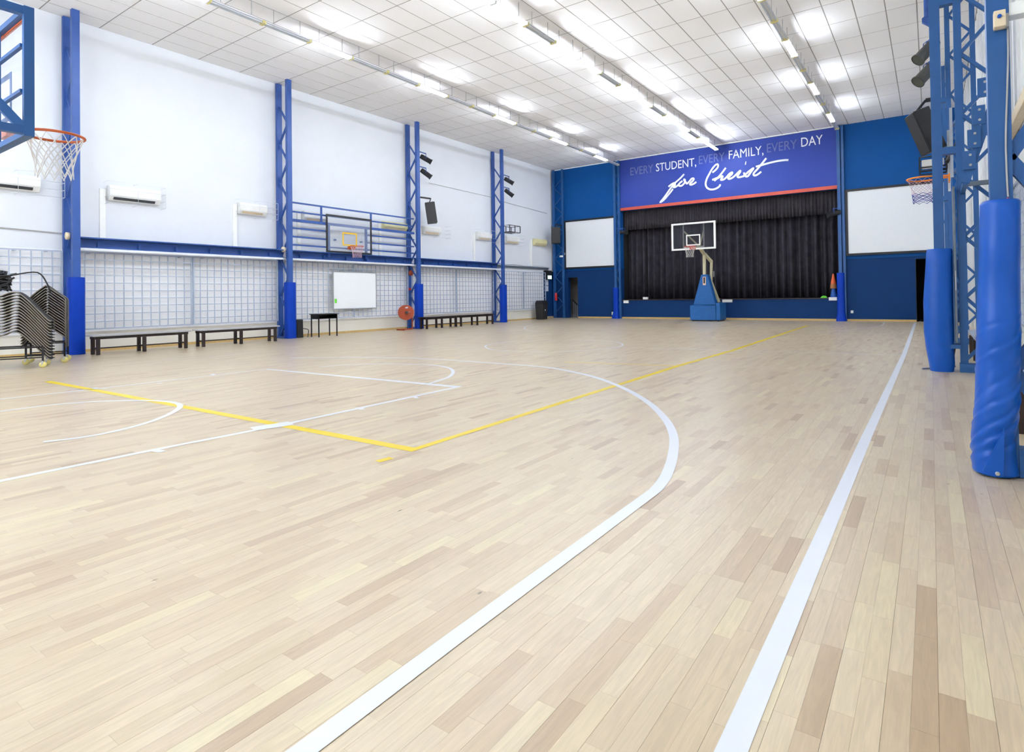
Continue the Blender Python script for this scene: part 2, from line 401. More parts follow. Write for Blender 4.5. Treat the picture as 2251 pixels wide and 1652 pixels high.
MB().box(STX0-.1, STX0, YF+T, YF+3.2, 0, H).box(STX1, STX1+.1, YF+T, YF+3.2, 0, H).box(STX0, STX1, YF+3.1, YF+3.2, 0, H).box(STX0, STX1, YF+T, YF+3.2, ST_TOP+.6, ST_TOP+.7).build('stage_house', 'stage_dark', wall_far)
MB().box(XW-.3, STX0, YF-.05, YF+.1, H-.04, H+.02).box(STX0, STX1, YF-.05, YF+.1, H-.04, H+.02).build('trim_1', 'tile_white', wall_far)
bb = struct(MB().box(D1[1], STX0+.05, YF-.03, YF, 0, .085).box(STX0+.05, D2[0], YF-.03, YF+.02, 0, .085).build('baseboard_far', 'baseboard_wood'))
# recesses behind the two door openings
d = struct(MB().box(D1[0]-.05, D1[0]+.02, YF+.02, YF+.12, 0, D1[2]).box(D1[1]-.02, D1[1]+.05, YF+.02, YF+.12, 0, D1[2]).box(D1[0], D1[1], YF+.02, YF+.12, D1[2]-.04, D1[2]+.03).build('door_1', 'blue_wall_low'))
MB().box(D1[0]-.8, D1[0]-.7, YF+T, YF+2.6, 0, 3).box(D1[1]+.5, D1[1]+.6, YF+T, YF+2.6, 0, 3).box(D1[0]-.8, D1[1]+.6, YF+1.2, YF+1.3, 0, 3).box(D1[0]-.8, D1[1]+.6, YF+T, YF+2.6, 2.9, 3).box(D1[0]-.8, D1[1]+.6, YF+.02, YF+2.6, -.1, -.002).build('stairwell', 'stair_grey', d)
for k in range(3): MB().box(D1[0]-.7, D1[1]+.5, YF+.5+k*.28, YF+.78+k*.28, 0, .17*(k+1)).build('step', 'stair_grey', d)
rl = MB(); rl.bar((D1[0]+.04, YF+.42, 1.0), (D1[1]-.02, YF+.5, .42), .05).build('handrail', 'black_metal', d)
for k in range(5):
    t = .1+k*.2; x = D1[0]+.04+(D1[1]-D1[0]-.06)*t
    MB().bar((x, YF+.45, 1-.58*t), (x, YF+.45, .0), .04).build('baluster', 'zinc', d)
d2 = struct(MB().box(D2[0]-.04, D2[0]+.02, YF+.02, YF+.12, 0, D2[2]).box(D2[1]-.02, D2[1]+.04, YF+.02, YF+.12, 0, D2[2]).build('door_2', 'frame_black'))
MB().box(D2[0]-.5, D2[0]-.4, YF+T, YF+2, 0, 3).box(D2[1]+.4, D2[1]+.5, YF+T, YF+2, 0, 3).box(D2[0]-.5, D2[1]+.5, YF+2, YF+2.1, 0, 3).box(D2[0]-.5, D2[1]+.5, YF+T, YF+2.1, 2.9, 3).box(D2[0]-.5, D2[1]+.5, YF+.02, YF+2.1, -.1, -.002).build('dark_room', 'stage_dark', d2)

# ---------------------------------------------------------------- lights
CAP = {True: mesh_box('end_cap', .17, .03, .07, 'lamp_housing'), False: mesh_box('end_cap', .17, .035, .075, 'clip_yellow')}; HANG = mesh_box('hanger', .012, .012, .365, 'zinc')
def fixture(x, y, z, lit, label, hang=True):
    t = thing('fluorescent_light', label, 'ceiling light', (x, y, z), group='fluorescent battens hung in three rows')
    L2 = .615
    MB().box(-.035, .035, -L2, L2, .0, .05).box(-.075, -.035, -L2, L2, .0, .008).box(.035, .075, -L2, L2, .0, .008).build('housing', 'lamp_housing', t, True)
    for s in (-1, 1):
        MB().lathe([(.018, -.58), (.018, .58)], (s*.052, 0, -.03), 8, 'y').build('tube', 'tube_on' if lit else 'tube_off', t, True)
    for s in (-1, 1):
        obj_from(CAP[lit], 'end_cap', t, (0, s*(L2-.015), -.015)); obj_from(HANG, 'hanger', t, (0, s*.35, (H-z)/2+.022))
    return t
ROWS = [('left row', -9.74, lambda k: k % 3 == 0, 1.85+.62, -6, 16, 'over the left side'), ('middle row', -4.6, lambda k: k % 3 != 0, 8.02+.62, -11, 12, 'along the middle'), ('right row', .5, lambda k: k % 3 == 0, 8.9+.6, -12, 10, 'over the right side')]
ords = ['first', 'second', 'third', 'fourth', 'fifth', 'sixth', 'seventh', 'eighth', 'ninth', 'tenth', 'eleventh', 'twelfth', 'thirteenth', 'fourteenth', 'fifteenth', 'sixteenth', 'seventeenth', 'eighteenth']
for nm, x, litf, y0, k0, k1, wh in ROWS:
    row = []
    for k in range(k0, k1+1):
        y = y0+k*1.247
        if y < YB+.8 or y > YF-.62: continue
        q = project((x, y, 7.93)); row.append((y, litf(k), bool(q and -30 < q[0] < IW+30 and q[1] > -30)))
    vis = [r for r in row if r[2]]; cl = {True: 0, False: 0}; bk = 0
    for y, lit, v in reversed(row):
        st = 'lit' if lit else 'unlit'
        if v:
            o_ = ords[cl[lit]]; cl[lit] += 1; lab = f'{st} white fluorescent batten, {o_} {st} one from the stage in the {nm}'
        else: lit = lit and nm != 'right row'; st = 'lit' if lit else 'unlit'; bk += 1; lab = f'{st} white fluorescent batten of the {nm}, outside the picture, {ords[bk-1]} beyond its edge'
        if v or lit: fixture(x, y, 7.93, lit, lab)
# portal for sky light through the added window row behind the viewer
pl = bpy.data.lights.new('added_window_portal', 'AREA'); pl.shape = 'RECTANGLE'; pl.size = 11; pl.size_y = 2.3; pl.cycles.is_portal = True
po = bpy.data.objects.new('added_window_portal', pl); C.objects.link(po); po.location = (-4.5, YB-.2, 3.4); po.rotation_euler = (-math.pi/2, 0, 0)

# ---------------------------------------------------------------- left truss columns
def post_shape(mb, x0, x1, yc, w, z0, z1, t=.014):       # H-section: two flanges across Y and a web
    mb.box(x0, x1, yc-t/2, yc+t/2, z0, z1); mb.box(x0, x0+t, yc-w/2, yc+w/2, z0, z1); mb.box(x1-t, x1, yc-w/2, yc+w/2, z0, z1); return mb
def rounded_pad(mb, cx, cy, rings, rx, ry, n=20, p=3.2, creases=()):
    vs = []; fs = []
    for z, k, dx, dy in rings:
        for j in range(n):
            a = 2*math.pi*j/n; c, s_ = math.cos(a), math.sin(a); k_ = k
            for zc, sl, dp, wd in creases:
                u = math.atan2(-c, s_); e_ = (z-zc-sl*((a+math.pi/2+math.pi) % (2*math.pi)-math.pi))/wd; k_ += dp*math.exp(-e_*e_)*(1 if e_ < 0 else .8)-dp*1.2*math.exp(-(e_-1.6)**2)
            vs.append((cx+dx+rx*k_*math.copysign(abs(c)**(2/p), c), cy+dy+ry*k_*math.copysign(abs(s_)**(2/p), s_), z))
    for i in range(len(rings)-1):
        for j in range(n): fs.append((i*n+j, i*n+(j+1) % n, (i+1)*n+(j+1) % n, (i+1)*n+j))
    mb.add(vs, fs, True); mb.add(vs[:n], [tuple(range(n-1, -1, -1))]); mb.add(vs[-n:], [tuple(range(n))]); return mb
LX = [(-13.66, 1.90, 'beside the stacked chairs'), (-13.66, 7.41, 'beside the small black speaker'), (-13.66, 12.95, 'carrying the black loudspeaker'), (-13.66, 18.39, 'carrying the empty black bracket cage')]
for i, (xf, y, wh) in enumerate(LX):
    t = thing('truss_column', f'blue steel lattice column with blue padding {wh}', 'column', (xf, y, 0), group='padded lattice columns of the hall')
    MB().box(xf-.06, xf+.06, y-.075, y+.075, 0, H-.002).build('front_post', 'blue_steel', t)
    xi = XW+.1
    MB().box(xi-.045, xi+.045, y-.085, y+.085, 0, H-.03).build('rear_post', 'blue_steel', t)
    z = .12; up = True; st = .62
    while z+st < H-.2:
        a, b = ((xi+.03, y, z), (xf-.05, y, z+st)) if up else ((xf-.05, y, z), (xi+.03, y, z+st))
        MB().bar(a, b, .05, .05).build('brace', 'blue_steel', t); z += st; up = not up
    MB().box(xi-.05, xf+.1, y-.1, y+.1, 0, .06).build('base_plate', 'blue_steel', t)
    h = 1.86 if i == 0 else 1.8
    rounded_pad(MB(), xf, y, [(.005, 1.02, 0, 0), (.3, 1, 0, 0), (1, .98, 0, 0), (h-.03, 1, 0, 0), (h, .95, 0, 0)], .15, .165).build('post_pad', 'pad_blue_left', t)
    if i < 2: MB().lathe([(.0, -.03), (.09, -.03), (.09, .03), (0, .03)], (xf-.14, y-.12, 2.86), 12, 'y').build('cable_pulley', 'plastic_cream', t)

# blue wall beams, one per bay -----------------------------------------------
bays = [(1.98, 7.33, 'between the chair stack column and the desk'), (7.49, 12.87, 'below the wall basket'), (13.03, 18.31, 'right of the orange hose reel')]
bx = -14.02
for a, b, wh in bays:
    t = thing('wall_beam', f'blue steel beam along the left wall {wh}', 'beam', (bx, (a+b)/2, 2.6), group='blue beams on the left wall')
    MB().box(bx+.02, bx+.06, a, b, 2.62, 2.84).build('web', 'blue_steel', t)
    MB().box(bx, bx+.28, a, b, 2.83, 2.86).build('top_flange', 'blue_steel', t)
    MB().box(bx, bx+.2, a, b, 2.595, 2.62).build('bottom_flange', 'blue_steel', t)
    for k in range(6):
        y = a+(b-a)*(k+.5)/6
        MB().box(bx+.06, bx+.15, y-.02, y+.02, 2.62, 2.75).build('stiffener', 'blue_steel', t)
    MB().box(bx+.05, bx+.2, a, b, 2.535, 2.595).build('cable_tray', 'white_metal', t)
tag(MB().box(XW+.002, XW+.08, 18.72, YF-.62, 2.70, 2.80).build('wall_trunking', 'grey_steel'), 'dark grey cable trunking on the left wall near the stage', 'trunking')
tag(MB().tube([(XW+.04, 18.75, 2.83), (XW+.05, 20, 2.9), (XW+.04, 21, 2.84), (XW+.05, 22.5, 2.88), (XW+.04, 23.3, 2.82)], .016).build('wall_cable', 'white_metal'), 'white cable sagging along the left wall near the stage', 'cable')

# white steel mesh screens ---------------------------------------------------
def mesh_panel(axis_x, y0, y1, z0, z1, cell, m, label, group, r=.011):
    t = thing('mesh_screen', label, 'mesh screen', (axis_x, (y0+y1)/2, z0), group=group)
    fr = .018
    for (a, b, c, d_) in ((y0, y0+.035, z0, z1), (y1-.035, y1, z0, z1)): MB().box(axis_x-fr, axis_x+fr, a, b, c, d_).build('frame_side', m, t)
    MB().box(axis_x-fr, axis_x+fr, y0+.035, y1-.035, z0, z0+.035).build('frame_rail', m, t); MB().box(axis_x-fr, axis_x+fr, y0+.035, y1-.035, z1-.035, z1).build('frame_rail', m, t)
    wx_ = XW if axis_x < 0 else XR+.05
    for yy in (y0+.3, y1-.3): MB().box(min(wx_, axis_x), max(wx_, axis_x), yy-.02, yy+.02, z1-.05, z1-.015).build('wall_bracket', m, t)
    n = max(2, round((y1-y0)/cell)); k = max(2, round((z1-z0)/cell))
    vme = mesh_box('bar', r*1.2, r*2, z1-z0-.07, m); hme = mesh_box('bar', r*1.2, y1-y0-.07, r*2, m)
    for i in range(1, n): obj_from(vme, 'bar', t, (0, (y0+(y1-y0)*i/n)-(y0+y1)/2, (z1-z0)/2))
    for j in range(1, k): obj_from(hme, 'bar', t, (r*1.3, 0, (z1-z0)*j/k))
mz0, mz1 = .56, 2.53; mx = XW+.16
for a, b, lab in ((-1.0, .62, 'white steel mesh screen behind the stacked chairs, partly cut by the picture edge'), (.62, 1.79, 'white steel mesh screen behind the right chair stack'), (2.02, 4.72, 'white mesh screen above the bench nearest the stacked chairs'), (4.74, 7.3, 'white mesh screen above the second bench, left of the small black speaker'), (7.52, 10.2, 'white mesh screen behind the left half of the whiteboard'), (10.22, 12.84, 'white mesh screen behind the right half of the whiteboard'), (13.06, 15.65, 'white mesh screen above the benches, just right of the hose reel column'), (15.67, 18.28, 'white mesh screen above the benches, left of the column nearest the stage'), (18.5, 20.7, 'white mesh screen right of the lattice column nearest the stage'), (20.72, 22.75, 'white mesh screen behind the waste bin')):
    mesh_panel(mx, a, b, mz0, mz1, .2, 'mesh_steel', lab, 'mesh screens on the left wall')
for a, b, lab in ((1.9, 5.2, 'white mesh screen on the right wall nearest the viewer'), (5.25, 8.6, 'white mesh screen on the right wall behind the near lattice'), (8.65, 12, 'white mesh screen on the right wall beside the side basket')):
    mesh_panel(XR-.036, a, b, .74, 2.8, .16, 'mesh_steel', lab, 'mesh screens on the right wall', .007)

# air conditioners -------------------------------------------------------
def ac(y0, y1, z0, z1, label, old=False, trunk=None, cage=0.):
    m = 'plastic_yellowed' if old else 'plastic_white'; x = XW
    t = thing('air_conditioner', label, 'air conditioner', (x, (y0+y1)/2, z0), group='air conditioners on the left wall')
    h = z1-z0
    MB().prism([(x, y0, z0), (x+.10, y0, z0), (x+.2, y0, z0+.12*h/.35), (x+.215, y0, z0+.8*h), (x+.17, y0, z1), (x, y0, z1)], (0, y1-y0, 0)).build('body', m, t, bevel=.012)
    o = MB().bar((x+.158, y0+.1, z0+.055), (x+.158, y1-.14, z0+.055), .012, .075, up=(.62, 0, .78)).build('outlet', 'vent_dark' if y0 < 3 else 'plastic_cream', t)
    MB().bar((x+.165, y0+.08, z0+.1), (x+.165, y1-.12, z0+.1), .014, .02).build('flap', m, t)
    if cage is not None:
        c = MB(); a, b, lo, hi, dx = y0-.06, y1+.06+cage, z0-.1, z1+.08, x+.32
        for zz in (lo, lo+(hi-lo)*.33, lo+(hi-lo)*.66, hi): c.tube([(x, a, zz), (dx, a, zz), (dx, b, zz), (x, b, zz)], .005, 4)
        for yy in (a, (a+b)/2, b): c.tube([(x, yy, hi), (dx, yy, hi), (dx, yy, lo), (x, yy, lo)], .005, 4)
        c.build('wire_guard', 'white_metal', t)
    if trunk:
        MB().box(x, x+.06, trunk-.06, trunk+.06, 2.87, z0+.28).build('pipe_trunking', 'plastic_white', t)
ac(.15, 1.38, 3.9, 4.26, 'white air conditioner left of the near lattice column, cut by the picture edge', cage=.35)
ac(2.74, 3.93, 3.9, 4.29, 'white air conditioner with dark outlet, right of the near lattice column', trunk=2.64)
ac(6.08, 6.95, 3.92, 4.27, 'white air conditioner left of the column beside the small black speaker', trunk=6.0, cage=.22)
ac(8.25, 9.1, 3.93, 4.25, 'white air conditioner behind the blue rails, left of the wall basket', trunk=8.13, cage=None)
ac(11.62, 12.82, 3.93, 4.25, 'yellowed air conditioner behind the blue rails, right of the wall basket', True, trunk=11.55, cage=None)
ac(13.74, 14.72, 3.93, 4.27, 'white air conditioner below the black loudspeaker on the column', trunk=13.64, cage=.4)
ac(17.17, 18.15, 3.95, 4.32, 'white air conditioner left of the column nearest the stage', trunk=17.02, cage=.3)
ac(19.3, 20.4, 3.93, 4.3, 'white air conditioner below the empty bracket cage', cage=.15)
ac(21.8, 22.9, 3.98, 4.34, 'yellowed air conditioner nearest the stage', True, trunk=21.6, cage=None)

# railing above the beam and wall basket --------------------------------------
rx = -13.86
t = thing('wall_railing', 'blue tubular rails around the wall basket on the left wall', 'railing', (rx, 10.4, 2.86))
for z in (4.43, 4.13, 3.85, 3.59, 3.31, 3.04): [MB().bar((rx, a_, z), (rx, b_, z), .05 if z != 3.85 else .085).build('rail', 'blue_steel', t) for a_, b_ in (((7.45, 8.98), (10.55, 12.9)) if z in (3.59, 3.31) else ((7.45, 12.9),))]
for y, z0 in ((8.7, 3.85), (10.78, 3.85)): MB().bar((rx+.01, y, z0), (rx+.01, y, 4.43), .05).build('upright', 'blue_steel', t)
for y in (8.98, 10.55): MB().bar((rx+.01, y, 2.72), (rx+.01, y, 3.85), .07).build('upright', 'blue_steel', t)

def net(mb, c, r0, r1, drop, n=12, rad=.004, axis=None):
    c = Vector(c)
    def prof(s): return r0+(r1-r0)*min(1, s*1.5)**.8
    for k in range(n):
        for sg in (1, -1):
            pts = []
            for i in range(11):
                s = i/10; a = 2*math.pi*k/n+sg*(s*1.7*2*math.pi/n*1.5)
                pts.append(c+Vector((prof(s)*math.cos(a), prof(s)*math.sin(a), -drop*s)))
            mb.tube(pts, rad, 4)
    return mb
def ring(c, r, n=32): return [Vector(c)+Vector((r*math.cos(2*math.pi*i/n), r*math.sin(2*math.pi*i/n), 0)) for i in range(n)]

# wall basket (faces +X)
xb = rx+.12; t = thing('wall_basket', 'clear basketball backboard with black frame on the left wall rails', 'basketball hoop', (xb, 9.76, 2.86))
by0, by1, bz0, bz1 = 8.81, 10.71, 2.86, 4.17
fr = MB(); 
for a in ((by0, by0+.05, bz0, bz1), (by1-.05, by1, bz0, bz1)): MB().box(xb-.02, xb+.02, *a).build('frame_side', 'frame_black', t)
for a in ((by0+.05, by1-.05, bz0, bz0+.06), (by0+.05, by1-.05, bz1-.06, bz1)): MB().box(xb-.02, xb+.02, *a).build('frame_rail', 'frame_black', t)
MB().box(xb-.006, xb+.006, by0+.05, by1-.05, bz0+.06, bz1-.06).build('backboard', 'acrylic', t)
ty0, ty1, tz0, tz1 = 9.45, 10.06, 3.13, 3.6; e = .05
MB().box(xb+.008, xb+.012, ty0, ty1, tz0, tz0+e).box(xb+.008, xb+.012, ty0, ty1, tz1-e, tz1).box(xb+.008, xb+.012, ty0, ty0+e, tz0+e, tz1-e).box(xb+.008, xb+.012, ty1-e, ty1, tz0+e, tz1-e).build('target_square', 'target_yellow', t)
cR = (xb+.4, 9.76, 3.1)
MB().tube(ring(cR, .228), .011, 6, True).build('rim', 'rim_red', t)
MB().box(xb+.01, xb+.18, 9.66, 9.86, 3.0, 3.11).build('rim_bracket', 'rim_orange', t)
net(MB(), (cR[0], cR[1], 3.09), .225, .15, .4).build('net', 'net_pink', t)
for y in (9.2, 10.3): MB().bar((rx, y, 3.31), (xb-.02, y, 3.31), .05).build('mount_arm', 'blue_steel', t)

# whiteboard -----------------------------------------------------------
wx = mx+.055
t = thing('whiteboard', 'white dry-erase board hanging on the left wall mesh', 'whiteboard', (wx, 10.2, .87))
MB().box(wx-.02, wx+.012, 9.32, 11.16, .9, 2.2).build('board', 'screen_white', t)
for a in ((9.29, 9.32, .87, 2.23), (11.16, 11.19, .87, 2.23)): MB().box(wx-.02, wx+.03, *a).build('frame_side', 'zinc', t)
for a in ((9.32, 11.16, .87, .9), (9.32, 11.16, 2.2, 2.23)): MB().box(wx-.02, wx+.03, *a).build('frame_rail', 'zinc', t)
tag(MB().box(wx+.0125, wx+.05, 9.36, 9.43, 1.1, 1.25).build('board_eraser', 'dome_green', bevel=.01), 'yellow green eraser stuck on the whiteboard', 'eraser')

# benches -----------------------------------------------------------------
def bench(x, y0, y1, label, group, h=.47, legs=3, top='bench_top', body='bench_dark', w=.44):
    t = thing('bench', label, 'bench', (x, (y0+y1)/2, 0), group=group)
    MB().box(x-w/2, x+w/2, y0, y1, h-.035, h).build('seat', top, t, bevel=.006)
    for s in (-1, 1): MB().box(x+s*w*.32-.02, x+s*w*.32+.02, y0+.06, y1-.06, h-.1, h-.035).build('apron', body, t)
    for k in range(legs):
        yy = y0+.12+(y1-y0-.24)*k/(legs-1)
        for s in (-1, 1): MB().box(x+s*w*.36-.03, x+s*w*.36+.03, yy-.035, yy+.035, 0, h-.1).build('leg', body, t)
        MB().box(x-w*.36+.03, x+w*.36-.03, yy-.015, yy+.015, .13, .17).build('cross_rail', body, t)
    MB().box(x-.015, x+.015, y0+.15, y1-.15, .135, .165).build('stretcher', body, t)
bX = -13.1
bench(bX, 1.98, 4.13, 'dark bench with pale top right of the near padded column', 'benches along the left wall')
bench(bX, 4.33, 6.6, 'dark bench with pale top left of the small black speaker', 'benches along the left wall')
bench(-13.3, 12.75, 14.66, 'dark bench right of the hose reel column', 'benches along the left wall', top='bench_dark')
bench(-13.3, 14.72, 17.05, 'dark bench left of the padded column nearest the stage', 'benches along the left wall', top='bench_dark')
bench(4.36, 3.0, 5.6, 'dark bench with silver top along the right wall nearest the viewer', 'benches along the right wall', top='silver_bench', body='dark_wood', w=.36)
bench(4.36, 7.9, 10.6, 'dark bench with silver top along the right wall behind the side basket frame', 'benches along the right wall', top='silver_bench', body='dark_wood', w=.36)

# desk, speaker, reel, bin ---------------------------------------------------
t = thing('school_desk', 'small black desk with open shelf below the whiteboard', 'desk', (-13.4, 8.55, 0))
MB().box(-13.62, -13.15, 8.06, 8.86, .735, .76).build('desktop', 'black_plastic', t)
MB().box(-13.6, -13.2, 8.1, 8.82, .59, .61).box(-13.6, -13.58, 8.1, 8.82, .61, .735).box(-13.6, -13.2, 8.1, 8.12, .61, .735).box(-13.6, -13.2, 8.8, 8.82, .61, .735).build('shelf', 'black_metal', t)
for x in (-13.59, -13.19):
    for y in (8.12, 8.8): MB().bar((x, y, 0), (x, y, .735), .03).build('leg', 'black_metal', t)
t = thing('floor_speaker', 'small black loudspeaker standing on the floor by the second column', 'speaker', (-13.75, 7.97, 0))
MB().prism([(-13.98, 7.6, 0), (-13.6, 7.6, 0), (-13.62, 7.6, .6), (-13.92, 7.6, .6)], (0, .24, 0)).build('cabinet', 'black_plastic', t, bevel=.02)
MB().prism([(-13.6, 7.62, .04), (-13.585, 7.62, .04), (-13.605, 7.62, .55), (-13.62, 7.62, .55)], (0, .2, 0)).build('grille', 'frame_black', t)
MB().tube(smooth_path([(-13.65, 7.82, .3), (-13.55, 7.97, .25), (-13.6, 8.0, .08), (-13.5, 7.92, .015)]), .012).build('cable', 'black_plastic', t)
t = thing('hose_reel', 'orange cable reel on a low stand beside the third column', 'reel', (-13.62, 12.75, 0))
cx_, cy_, cz_ = -13.5, 12.12, .68; ax = Vector((.85, -.52, 0))
def disc(mb, c, r, th, d, n=28, r_in=0.):
    c = Vector(c); d = d.normalized(); u, v = perp(d); vs = []
    for s in (-.5, .5): vs += [c+d*(th*s)+u*(r*math.cos(2*math.pi*j/n))+v*(r*math.sin(2*math.pi*j/n)) for j in range(n)]
    mb.add(vs, [tuple(range(n-1, -1, -1)), tuple(range(n, 2*n))]+[(j, (j+1) % n, n+(j+1) % n, n+j) for j in range(n)]); return mb
cv = Vector((cx_, cy_, cz_))
disc(MB(), cv+ax*.11, .29, .015, ax).build('front_flange', 'reel_orange', t); disc(MB(), cv-ax*.11, .29, .015, ax).build('rear_flange', 'reel_orange', t)
disc(MB(), cv, .2, .2, ax).build('drum', 'reel_orange', t); disc(MB(), cv+ax*.14, .05, .04, ax).build('hub', 'black_plastic', t)
MB().bar(cv+ax*.15, cv+ax*.15+Vector((.05, .13, .02)), .02).build('crank', 'zinc', t)
MB().add([cv+ax*.122+Vector(v) for v in ((-.02, -.04, .16), (.03, .05, .17), (.03, .05, .22), (-.02, -.04, .21))], [(0, 1, 2, 3)]).build('sticker', 'paper', t)
MB().bar(cv+Vector((.0, .33, 0))-ax*.05, cv+Vector((0, .33, -.66))-ax*.05, .035).build('upright', 'reel_orange', t); MB().bar(cv-ax*.15, cv-ax*.15+Vector((0, .33, 0)), .03).build('axle_arm', 'reel_orange', t)
MB().box(cx_-.2, cx_+.2, cy_-.3, cy_-.26, 0, .05).box(cx_-.06, cx_-.02, cy_-.3, cy_+.36, 0, .05).build('base', 'reel_orange', t)
t = thing('waste_bin', 'dark grey swing-top waste bin in front of the far left mesh', 'bin', (-13.75, 21.75, 0))
MB().prism([(-13.95, 21.5, 0), (-13.55, 21.5, 0), (-13.5, 21.5, .82), (-14.0, 21.5, .82)], (0, .5, 0)).build('body', 'black_plastic', t, bevel=.03)
MB().prism([(-14.0, 21.48, .82), (-13.48, 21.48, .82), (-13.56, 21.48, 1.0), (-13.92, 21.48, 1.0)], (0, .54, 0)).build('lid', 'frame_black', t, bevel=.02)
MB().box(-13.52, -13.51, 21.72, 21.78, .45, .53).build('logo', 'paper', t)
tag(MB().lathe([(.05, -.05), (.11, -.03), (.11, .03), (.04, .06)], (XW+.24, 12.93, 2.26), 14, 'x').build('alarm_bell', 'reel_orange'), 'small orange alarm bell on the rear post of the third column', 'bell')
tag(MB().lathe([(.05, -.03), (.05, .03), (.02, .05)], (XW+.19, 12.9, 1.6), 10, 'x').build('alarm_button', 'red'), 'small red call point on the rear post of the third column', 'call point')

# lamps and speakers on the columns ------------------------------------------
def par_can(p, aim, post, label, group, L=.5, r=.1, m='black_plastic'):
    p = Vector(p); a = Vector(aim).normalized(); t = thing('stage_light', label, 'stage light', p, group=group)
    u, v = perp(a); n = 14; vs = []; fs = []; prof = [(.05, -.5), (.09, -.48), (.1, -.3), (.1, .42), (.115, .44), (.115, .5)]
    mb = MB()
    for rr, s in prof: vs += [p+a*(L*s)+u*(rr*r/.1*math.cos(2*math.pi*j/n))+v*(rr*r/.1*math.sin(2*math.pi*j/n)) for j in range(n)]
    for i in range(len(prof)-1):
        for j in range(n): fs.append((i*n+j, i*n+(j+1) % n, (i+1)*n+(j+1) % n, (i+1)*n+j))
    mb.add(vs, fs, True).add(vs[:n], [tuple(range(n))]).build('can', m, t)
    disc(MB(), p+a*(L*.47), r*1.05, .01, a, 14).build('lens', 'lens_dark', t)
    top = p+Vector((0, 0, .22)); side = a.cross(Vector((0, 0, 1))).normalized()
    MB().tube([p+side*r*1.1, top+side*r*.9, top-side*r*.9, p-side*r*1.1], .012, 5).build('yoke', 'blue_steel', t)
    MB().bar(top, (post[0], post[1], top.z), .035).build('arm', 'blue_steel', t)
L3, L4 = LX[2], LX[3]
aimL = (.55, .6, -.45)
par_can((L3[0]-.05, L3[1]+.52, 6.95), aimL, (L3[0], L3[1]+.05), 'black stage light, upper one on the column carrying the loudspeaker', 'stage lights on columns')
par_can((L3[0]-.05, L3[1]+.52, 6.35), (.55, .6, -.6), (L3[0], L3[1]+.05), 'black stage light, lower one on the column carrying the loudspeaker', 'stage lights on columns')
par_can((L4[0]-.05, L4[1]+.62, 6.93), aimL, (L4[0], L4[1]+.05), 'black stage light, upper one on the column with the bracket cage', 'stage lights on columns')
par_can((L4[0]-.05, L4[1]+.62, 6.34), (.55, .6, -.6), (L4[0], L4[1]+.05), 'black stage light, lower one on the column with the bracket cage', 'stage lights on columns')
def speaker(c, size, yaw, tilt, label, arm_to):
    w, d_, h = size; t = thing('loudspeaker', label, 'speaker', c, yaw, group='black loudspeakers hung on brackets')
    R = Matrix.Rotation(tilt, 4, 'X')
    def tr(mb): mb.v = [R @ v for v in mb.v]; return mb
    tr(MB().prism([(-w/2, -d_/2, -h/2), (w/2, -d_/2, -h/2), (w*.34, d_/2, -h/2), (-w*.34, d_/2, -h/2)], (0, 0, h))).build('cabinet', 'black_plastic', t, True, .015)
    tr(MB().box(-w/2+.015, w/2-.015, -d_/2-.012, -d_/2, -h/2+.02, h/2-.02)).build('grille', 'frame_black', t, True)
    q = Matrix.Rotation(-yaw, 3, 'Z') @ (Vector((arm_to[0], arm_to[1], 0))-Vector(c))
    top = R @ Vector((0, 0, h/2+.01))
    MB().bar(top, (0, 0, h/2+.16), .04).bar((0, 0, h/2+.16), (q.x, q.y, h/2+.16), .06).build('bracket', 'black_metal', t, True)
speaker((L3[0]+.1, L3[1]+.62, 4.72), (.46, .38, .86), 2.4, -.13, 'black loudspeaker on the third column of the left wall', (L3[0], L3[1]))
t = thing('bracket_cage', 'empty black metal bracket cage on the column nearest the stage', 'bracket', (L4[0]+.3, L4[1]+.6, 4.4))
c0 = Vector((L4[0]+.1, L4[1]+.5, 4.52)); hx, hy, hz = .28, .42, .16
for sz in (-1, 1):
    MB().tube([c0+Vector((-hx, -hy, sz*hz)), c0+Vector((hx, -hy, sz*hz)), c0+Vector((hx, hy, sz*hz)), c0+Vector((-hx, hy, sz*hz))], .016, 4, True).build('ring', 'black_metal', t)
for sx in (-1, 1):
    for sy in (-1, 0, 1): MB().bar(c0+Vector((sx*hx, sy*hy, -hz)), c0+Vector((sx*hx, sy*hy, hz)), .028).build('strut', 'black_metal', t)
MB().bar(c0+Vector((-hx, -hy, -hz)), (L4[0], L4[1]+.04, 4.4), .07).build('arm', 'black_metal', t); MB().box(c0.x-hx, c0.x+hx, c0.y-hy, c0.y+.05, c0.z-hz-.02, c0.z-hz).build('shelf', 'black_metal', t)
for a, b, lab in (((XW+.02, 14.2, 6.15), (XW+.02, 18.55, 6.1), 'thin grey cable on the left wall between the two light columns'), ((XW+.02, 19.2, 6.0), (XW+.02, 23.2, 5.85), 'thin grey cable on the left wall next to the stage corner')):
    tag(MB().tube([a, b], .012, 5).build('wall_cable', 'grid_grey'), lab, 'cable')
tag(MB().tube([(XW+.03, -1, 3.06), (XW+.03, 1.9, 2.96)], .014, 5).build('wall_cable', 'grid_grey'), 'thin grey conduit on the left wall above the stacked chairs', 'cable')

